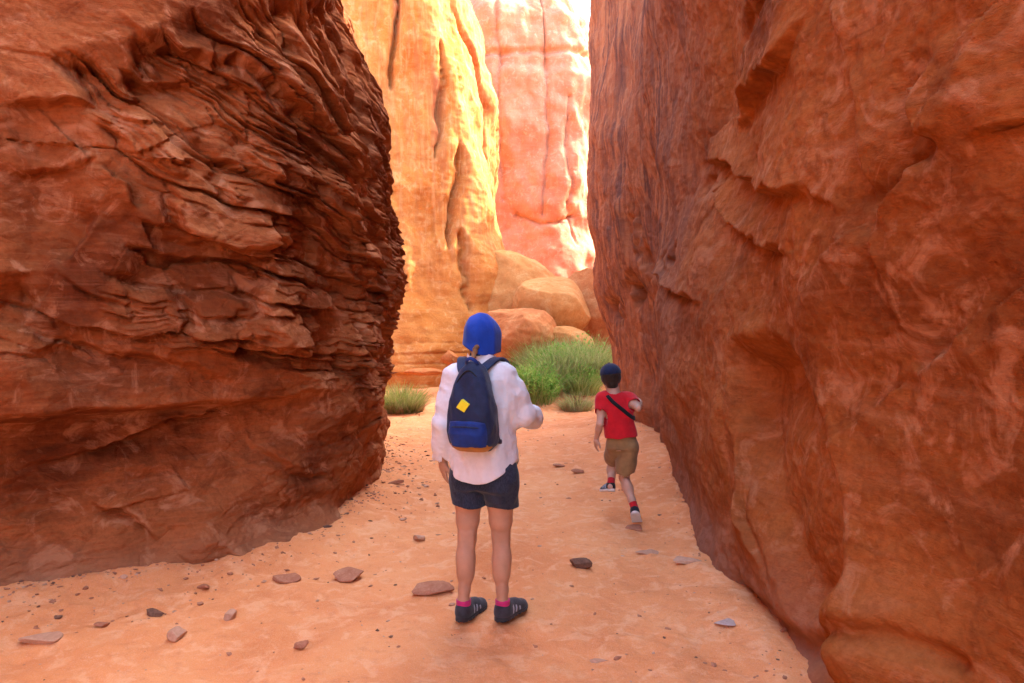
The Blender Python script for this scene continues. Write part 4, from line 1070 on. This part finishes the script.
s.column([(.76, .005, 0, .145, .105), (.84, .003, 0, .150, .108), (.95, 0, 0, .145, .105), (1.05, 0, 0, .13, .095), (1.2, -.01, 0, .15, .105), (1.32, -.012, 0, .155, .10), (1.38, -.012, 0, .10, .07)], YAW, 2.2, .04)
for S_, E_, W_, fw, pn, sd in ((sh_l, el_l, wr_l, (.02, .25, -1), (.9, .45, 0), 1), (sh_r, el_r, wr_r, (-.05, 1, .05), (-.3, 0, -1), -1)):
    s.chain([S_, Vn(S_, E_, .5), E_], [.052, .044, .037], .03); s.chain([E_, Vn(E_, W_, .35), W_], [.037, .036, .024], .02)
    hand(s, W_, fw, pn, sd, .93, .32)
head(s, hd, .108, RH, (-.012, .0, 1.38))
body = s.mesh('body', m_skinw, woman)
for sg in (-1, 1):
    V, F = _ico[2]; np_mesh('eye', V * .012 + (hd + RH @ np.array([sg * .28, .76, .05]) * .108), F, m_eye, body)
# shorts
s = Sdf((-.25, -.20, .55), (.25, .20, .95), .0042)
s.column([(.74, .0, 0, .162, .120), (.82, .0, 0, .166, .122), (.95, 0, 0, .145, .108)], YAW, 2.3, .03)
for kn, hp, cx in ((l_kn, l_hp, 469.5), (r_kn, r_hp, 503)):
    b = wl(cx, 508, .0); s.chain([hp + [0, 0, .02], Vn(hp, b, .5), b - [0, 0, .03]], [.092, .085, .087], .008)
    s.ell(hp + [0, -.035, .01], (.085, .07, .11), None, .07)
s.folds(.0035, (12, 12, 9), 3)
s.shell(.011); zc = wl(484, 505)[2]; s.cut(lambda x, y, z: zc + .006 * np.sin(x * 30) - z + 0 * y)
s.cut(lambda x, y, z: z - .94 + 0 * x + 0 * y)
sh = s.mesh('shorts', m_denim, woman)
# shirt
s = Sdf((-.36, -.22, .72), (.40, .40, 1.50), .0037)
s.column([(.70, .010, .0, .180, .152), (.80, .008, 0, .177, .150), (.92, .0, 0, .166, .134), (1.05, -.008, 0, .158, .124), (1.2, -.012, 0, .168, .124), (1.30, -.012, 0, .164, .112), (1.35, -.012, 0, .146, .096), (1.385, -.012, 0, .115, .082), (1.42, -.012, .005, .068, .066), (1.46, -.012, .01, .058, .058)], YAW, 2.2, .04)
cuff_l, cuff_r = Vn(el_l, wr_l, .93), Vn(el_r, wr_r, .85)
s.chain([Vn(sh_l, sh_r, .12), sh_l, Vn(sh_l, el_l, .5), el_l], [.048, .056, .055, .049], .05); s.chain([el_l, Vn(el_l, wr_l, .5), cuff_l], [.053, .047, .042], .02)
s.chain([Vn(sh_r, sh_l, .12), sh_r, Vn(sh_r, el_r, .5), el_r], [.048, .058, .060, .052], .05); s.chain([el_r, Vn(el_r, wr_r, .5), cuff_r], [.056, .054, .048], .02)
for a, b in ((el_l, cuff_l), (el_r, cuff_r)):      # cuff openings
    v = (b - a) / np.linalg.norm(b - a)
    s.cone(b + v * .012, b + v * .09, .075, .075, .0, 'sub')
s.folds(.006, (6, 6, 1.8), 5, 2); s.folds(.004, (13, 13, 4.5), 7, 1); s.folds(.0045, (7, 7, 13), 9, 2); s.folds(.0022, (20, 20, 14), 11, 2)
s.shell(.0105)
s.cut(lambda x, y, z: np.where(np.abs(x * math.cos(YAW) + y * math.sin(YAW) + .005) < np.where(x > 0, .26, .202), (.782 + 6.0 * np.clip(np.abs(x * math.cos(YAW) + y * math.sin(YAW) + .005) - .06, 0, .14) ** 2 + .004 * np.sin(x * 40)) - z, -1))
s.cut(lambda x, y, z: np.where(np.hypot(x + .012, y - .012) < .075, z - 1.435 - .12 * (y - .01) * -1, z - 1.49))
shirt = s.mesh('shirt', m_shirt, woman)
# collar
s = Sdf((-.12, -.11, 1.36), (.1, .13, 1.50), .0038)
s.column([(1.385, -.012, .004, .078, .074), (1.425, -.012, .008, .066, .064), (1.475, -.012, .014, .062, .060)], YAW, 2, .01); s.shell(.009); s.cut(lambda x, y, z: np.maximum(z - 1.435, 1.385 - z) + 0 * x + 0 * y)
s.mesh('collar', m_shirt, shirt)
# hood
s = Sdf((-.2, -.16, 1.38), (.17, .22, 1.73), .0042)
P = lambda x, y, z: hd + RH @ np.array([x, y, z])
s.ell(P(0, -.008, .022), (.082, .104, .104), RH, .02)
s.chain([P(0, -.01, .01), P(-.004, -.014, -.05), P(-.012, -.024, -.115)], [.080, .085, .100], .03); s.cone(P(0, .03, 0), P(0, .035, -.09), .08, .075, .04)
s.folds(.006, (8, 8, 2.0), 13, 2); s.shell(.011)
s.ell(P(0, .15, -.03), (.062, .09, .098), RH, .01, 'sub')
zb = hd[2] - .083; s.cut(lambda x, y, z: (zb - .20 * (x - hd[0]) + .22 * (y - hd[1]) * 0 - .03 * np.cos((x - hd[0]) * 16)) + .02 - z + 0 * y)
s.mesh('hood', m_hood, woman)
# inner neck cloth, the scarf folded under; hood shadow put into its darker colour
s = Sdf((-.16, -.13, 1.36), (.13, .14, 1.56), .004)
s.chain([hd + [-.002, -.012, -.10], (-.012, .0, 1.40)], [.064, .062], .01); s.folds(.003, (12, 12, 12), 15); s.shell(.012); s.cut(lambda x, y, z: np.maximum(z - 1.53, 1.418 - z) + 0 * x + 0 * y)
s.mesh('neck_shade_cloth', m_navycap, woman)
# braid
s = Sdf((-.16, -.22, 1.30), (.06, .02, 1.55), .0034)
b0 = wl(476, 347, -.085); b1 = wl(471.5, 364, -.115); b2 = wl(471, 369, -.115)
for i in range(7):
    a = Vn(b0, b1, i / 7); c = Vn(b0, b1, (i + 1) / 7); s.cone(a + [.004 * (-1) ** i, 0, 0], c + [-.004 * (-1) ** i, 0, 0], .0125 - .0006 * i, .0095, .004)
s.cone(b1, b2, .007, .011, .003); s.folds(.002, (60, 60, 20), 21)
s.mesh('hair', m_hair, woman)
# backpack: built in its own frame (right, outward = -forward, up)
RP = rotz(YAW) @ np.array([[1, 0, 0], [0, 1, 0], [0, 0, 1.0]])
pc = wl(472.5, 407, -.20); PT = rotz(YAW) @ frame((0, 1, .07), (0, 0, 1))
def rowsb(du=0, dv=0, w0=-.205, w1=.205):
    tb = [(-.215, .085, .055), (-.19, .112, .075), (-.12, .118, .085), (-.02, .112, .082), (.08, .096, .070), (.16, .072, .056), (.20, .050, .042), (.225, .022, .022)]
    return [(w, 0, -.0 + (.08 - b) * .6, a + du, b + dv) for w, a, b in tb if w0 - .03 <= w <= w1 + .03]
pk = empty('backpack', (0, 0, 0))
s = Sdf((-.16, -.14, -.25), (.16, .16, .26), .0042); s.column(rowsb(), 0, 3.2, .01); s.folds(.007, (8, 8, 4), 31, 2)
woman_pack = s.mesh('pack_body', m_pack, pk, PT, pc)
s = Sdf((-.16, -.16, -.25), (.16, .02, .0), .0042)
s.column([(-.185, 0, -.012, .100, .088), (-.12, 0, -.022, .106, .092), (-.06, 0, -.018, .102, .085), (-.045, 0, -.005, .09, .07)], 0, 3.0, .01); s.folds(.004, (10, 10, 8), 33); s.cut(lambda x, y, z: y + .012 + 0 * x + 0 * z)
s.cut(lambda x, y, z: z + .055 + .012 * np.cos(x * 14) * -1 + .012 + 0 * y)
pocket = s.mesh('front_pocket', m_pocket, pk, PT, pc)
s = Sdf((-.16, -.16, -.25), (.16, .16, -.14), .0042); s.column([(-.222, 0, .012, .088, .062), (-.20, 0, .004, .110, .082), (-.165, 0, -.008, .1165, .0935), (-.15, 0, -.008, .1165, .0935)], 0, 3.2, .01); s.cut(lambda x, y, z: z + .178 + .018 * np.cos(x * 20) * 0 + .012 * np.clip(1 - np.abs(x) / .08, 0, 1) + 0 * y)
s.mesh('base_panel', m_tan, pk, PT, pc)
def pw(u, v, w): return pc + PT @ np.array([u, v, w])
# yellow diamond patch
c = np.array([(-.015, .0), (0, .034), (.034, .009), (.020, -.026)]) ; c = np.array([(-.034, -.008), (-.006, .032), (.034, .008), (.006, -.032)])
Vd = [pw(-.012 + a, -.096 + .10 * a, .022 + b) for a, b in c] + [pw(-.012 + a, -.060, .022 + b) for a, b in c]
np_mesh('diamond_patch', np.array(Vd), np.array([(0, 1, 2, 3), (0, 4, 5, 1), (1, 5, 6, 2), (2, 6, 7, 3), (3, 7, 4, 0)]), m_yellow, pk, smooth=False)
tz = lambda u, v, w: np.array([-.012, 0, 0]) + RT @ np.array([u, v, 0]) + np.array([0, 0, w])
n_ = lambda u, v, w: RT @ np.array([u, v, w], float)
for sg in (-1, 1):
    ribbon('strap', [pw(sg * .022, .05, .175), tz(sg * .050, -.128, 1.372), tz(sg * .085, -.060, 1.418), tz(sg * .098, .0, 1.428), tz(sg * .108, .07, 1.395), tz(sg * .118, .128, 1.30), tz(sg * .135, .138, 1.18), tz(sg * .17, .07, 1.06), tz(sg * .142, -.088, 1.0), pw(sg * .10, .06, -.14)],
           [n_(0, -1, .5), n_(0, -.8, .8), n_(0, -.3, 1), n_(0, 0, 1), n_(0, .6, .8), n_(0, 1, .3), n_(sg * .2, 1, 0), n_(sg, .2, 0), n_(sg, -.3, 0), n_(sg * .6, -1, 0)], [.058, .060, .060, .058, .055, .05, .035, .026, .024, .024], .013, m_strap, pk)
ribbon('handle', [pw(-.03, .03, .20), pw(-.026, .0, .235), pw(0, -.008, .25), pw(.026, .0, .235), pw(.03, .03, .20)], [n_(0, -1, .3)] * 5, .018, .006, m_pocket, pk)
zip_ = [pw(-.088, -.052, -.03), pw(-.080, -.050, .06), pw(-.058, -.042, .14), pw(0, -.036, .192), pw(.058, -.042, .14), pw(.080, -.050, .06), pw(.088, -.052, -.03)]
ribbon('zip', zip_, [n_(-.6, -1, 0), n_(-.6, -1, 0), n_(-.5, -1, .3), n_(0, -1, .6), n_(.5, -1, .3), n_(.6, -1, 0), n_(.6, -1, 0)], .007, .006, m_black, pk)
ribbon('pocket_zip', [pw(-.094, -.082, -.092), pw(-.05, -.108, -.082), pw(0, -.113, -.080), pw(.05, -.108, -.082), pw(.094, -.082, -.092)], [n_(-.4, -1, .3), n_(0, -1, .3), n_(0, -1, .3), n_(0, -1, .3), n_(.4, -1, .3)], .008, .006, m_strap, pocket)
for o in list(pk.children): pass
pk.location = (xw, DW, gw); tag(pk, "navy backpack with blue pocket, tan base and yellow diamond patch on the woman's back", 'backpack')
# shoes
hl = wl(459.5, 625, -.06); hr = wl(495, 627, -.06)
for h_, yaw, lb in ((hl, R(-24), None), (hr, R(-30), None)):
    an = l_an if h_ is hl else r_an
    Rf = rotz(yaw); shoe(woman, np.array([an[0], an[1], .0]) - Rf @ np.array([0, .048, 0]) + [0, 0, .006], Rf, .278, m_shoe, m_sole, m_pink, m_black, m_strip)

# ---------------------------------------------------------------- the boy, running
DB, BX = 5.93, 622.0; xb = (BX - 512) / FPX * DB; gb = gz(xb, DB)
def bl(px, py, y=0.0):
    p = at(px, py, DB + y); return np.array([p[0] - xb, y, p[2] - gb])
boy = empty('person', (xb, DB, gb)); tag(boy, 'boy running away along the right wall in red shirt, khaki shorts and navy cap', 'person')
bh = bl(611, 377, .10); RB = frame((.12, 1, -.12), (-.12, .1, 1))
nk = bl(613.5, 392, .06); s_l, e_l, w_l = bl(602.5, 399.5, .05), bl(600, 424, -.03), bl(596.5, 438, .04)
s_r, e_r, w_r = bl(630, 400, .05), bl(638, 408, -.07), bl(640, 402, .09)
h_l, k_l, a_l = bl(615.5, 448, .04), bl(612.5, 462, .26), bl(611, 483, .10)
h_r, k_r, a_r = bl(629, 449, .0), bl(624, 477, .05), bl(634.5, 508, -.10)
s = Sdf((-.34, -.26, .02), (.26, .44, 1.33), .0042)
for hp, kn, an in ((h_l, k_l, a_l), (h_r, k_r, a_r)):
    s.chain([hp, Vn(hp, kn, .5), kn], [.056, .050, .041], .02); s.chain([kn, Vn(kn, an, .35), Vn(kn, an, .75), an], [.041, .040, .029, .026], .02)
    d_ = (an - kn) / np.linalg.norm(an - kn); s.ell(Vn(kn, an, .32) + [0, -.010, 0], (.034, .038, .075), frame((0, 1, 0), -d_), .025); s.cone(an, an + d_ * .04, .026, .026, .01)
pel = (h_l + h_r) / 2 + [0, 0, .05]; ch = Vn(pel, nk, .62)
RBy = R(-6)
s.column([(pel[2] - .06, pel[0], pel[1], .088, .065), (pel[2] + .05, *Vn(pel, nk, .15)[:2], .092, .07), (Vn(pel, nk, .4)[2], *Vn(pel, nk, .4)[:2], .098, .075), (Vn(pel, nk, .75)[2], *Vn(pel, nk, .75)[:2], .115, .08), (Vn(pel, nk, .93)[2], *Vn(pel, nk, .93)[:2], .08, .06)], RBy, 2.2, .03)
for S_, E_, W_, fw, pn, sd in ((s_l, e_l, w_l, (-.1, .35, -1), (.9, .3, 0), 1), (s_r, e_r, w_r, (-.35, 1, .25), (-1, 0, 0), -1)):
    s.chain([S_, Vn(S_, E_, .5), E_], [.040, .034, .028], .025); s.chain([E_, Vn(E_, W_, .35), W_], [.028, .028, .019], .015); hand(s, W_, fw, pn, sd, .78, .35)
head(s, bh, .100, RB, Vn(nk, pel, .1))
body = s.mesh('body', m_skinb, boy)
for sg in (-1, 1):
    V, F = _ico[2]; np_mesh('eye', V * .011 + (bh + RB @ np.array([sg * .28, .76, .05]) * .10), F, m_eye, body)
# hair and cap
s = Sdf(bh - .17, bh + .19, .0038); P = lambda x, y, z: bh + RB @ np.array([x, y, z])
s.ell(P(0, -.012, .012), (.080, .092, .090), RB, .01); s.cone(P(0, -.03, -.02), P(0, -.045, -.062), .066, .045, .03); s.folds(.003, (30, 30, 12), 41)
s.ell(P(0, .12, -.04), (.07, .09, .09), RB, .01, 'sub'); s.cut(lambda x, y, z: (bh[2] - .085) - z + 0 * x + 0 * y)
s.mesh('hair', m_hairb, boy)
s = Sdf(bh - .2, bh + .24, .0038)
s.ell(P(0, -.010, .030), (.086, .099, .082), RB, .0); s.folds(.0015, (14, 14, 10), 43); s.shell(.008)
up = RB[:, 2]; s.cut(lambda x, y, z: -((x - bh[0]) * up[0] + (y - bh[1]) * up[1] + (z - bh[2]) * up[2]) + .018)
cap = s.mesh('cap', m_navycap, boy)
s = Sdf(bh - .2, bh + .24, .0038); s.ell(P(0, .105, .030), (.072, .085, .02), RB, .0); s.shell(.007); s.cut(lambda x, y, z: -((x - bh[0]) * up[0] + (y - bh[1]) * up[1] + (z - bh[2]) * up[2]) + .030); s.cut(lambda x, y, z: .07 - ((x - bh[0]) * RB[0, 1] + (y - bh[1]) * RB[1, 1] + (z - bh[2]) * RB[2, 1]))
s.mesh('cap_brim', m_navycap, cap)
V, F = _ico[2]; np_mesh('cap_button', V * np.array([.010, .010, .006]) + P(0, -.010, .113), F, m_navycap, cap)
# t-shirt
s = Sdf((-.34, -.26, .55), (.28, .34, 1.15), .0042)
A_ = lambda t, rx, ry, dz=0: (Vn(pel, nk, t)[2] + dz, *Vn(pel, nk, t)[:2], rx, ry)
s.column([A_(-.1, .128, .105), A_(.15, .126, .102), A_(.4, .120, .096), A_(.7, .132, .096), A_(.9, .105, .075), A_(1.0, .052, .052), A_(1.06, .045, .045)], RBy, 2.2, .03)
for S_, E_, o_ in ((s_l, e_l, .50), (s_r, e_r, .60)):
    s.chain([Vn(S_, nk, .3), S_, Vn(S_, E_, o_)], [.048, .052, .050], .03); v = (E_ - S_) / np.linalg.norm(E_ - S_); b = Vn(S_, E_, o_); s.cone(b + v * .012, b + v * .1, .062, .062, 0, 'sub')
s.folds(.006, (7, 7, 4), 51, 2); s.shell(.0105)
zh = bl(622, 437)[2]; s.cut(lambda x, y, z: (zh + .10 * x + .004 * np.sin(x * 45)) - z + 0 * y)
s.cut(lambda x, y, z: np.where(np.hypot(x - nk[0], y - nk[1]) < .062, z - nk[2] + .012, -1) + 0 * z)
tee = s.mesh('t_shirt', m_red, boy)
# shorts
s = Sdf((-.26, -.22, .30), (.22, .40, .75), .0042)
s.column([(pel[2] - .05, pel[0], pel[1], .108, .090), (pel[2] + .04, *Vn(pel, nk, .1)[:2], .112, .092), (pel[2] + .10, *Vn(pel, nk, .25)[:2], .110, .088)], RBy, 2.3, .02)
sl_end, sr_end = Vn(h_l, k_l, .88), Vn(h_r, k_r, .97)
s.chain([h_l + [0, 0, .02], Vn(h_l, k_l, .5), sl_end], [.074, .072, .070], .02); s.chain([h_r + [0, 0, .02], Vn(h_r, k_r, .5), sr_end], [.074, .076, .078], .02)
for a, b in ((h_l, sl_end), (h_r, sr_end)): v = (b - a) / np.linalg.norm(b - a); s.cone(b + v * .012, b + v * .14, .10, .10, 0, 'sub')
s.folds(.006, (6, 6, 4), 61, 2); s.shell(.0105); s.cut(lambda x, y, z: z - (pel[2] + .09) + 0 * x + 0 * y)
s.mesh('shorts', m_khaki, boy)
# sling strap across the back
tb = lambda t, u, v: Vn(pel, nk, t) + rotz(RBy) @ np.array([u, v, 0])
ribbon('strap', [tb(.93, -.075, .02), tb(.96, -.062, -.055), tb(.83, -.02, -.099), tb(.68, .045, -.103), tb(.56, .095, -.080), tb(.48, .132, -.02), tb(.50, .12, .07), tb(.66, .03, .115), tb(.9, -.07, .08), tb(.95, -.076, .03)], [(0, 0, 1), (-.1, -.6, .8), (0, -1, .2), (.1, -1, 0), (.6, -.9, 0), (1, -.1, 0), (.7, .8, 0), (0, 1, 0), (-.1, .7, .6), (0, 0, 1)], .030, .008, m_black, boy)
# shoes
Rr = frame((.20, .66, -.62), (0, .6, .75)); shoe(boy, a_r - Rr @ np.array([0, .048, .085]) * (.215 / .27), Rr, .215, m_shoeb, m_solew, m_redsock, m_black, m_strip, sock_h=.145, shin=k_r - a_r)
Rl = frame((-.30, .85, -.22), (.1, .2, 1)); shoe(boy, a_l - Rl @ np.array([0, .048, .085]) * (.215 / .27), Rl, .215, m_shoeb, m_solew, m_redsock, m_black, m_strip, sock_h=.14, shin=k_l - a_l)
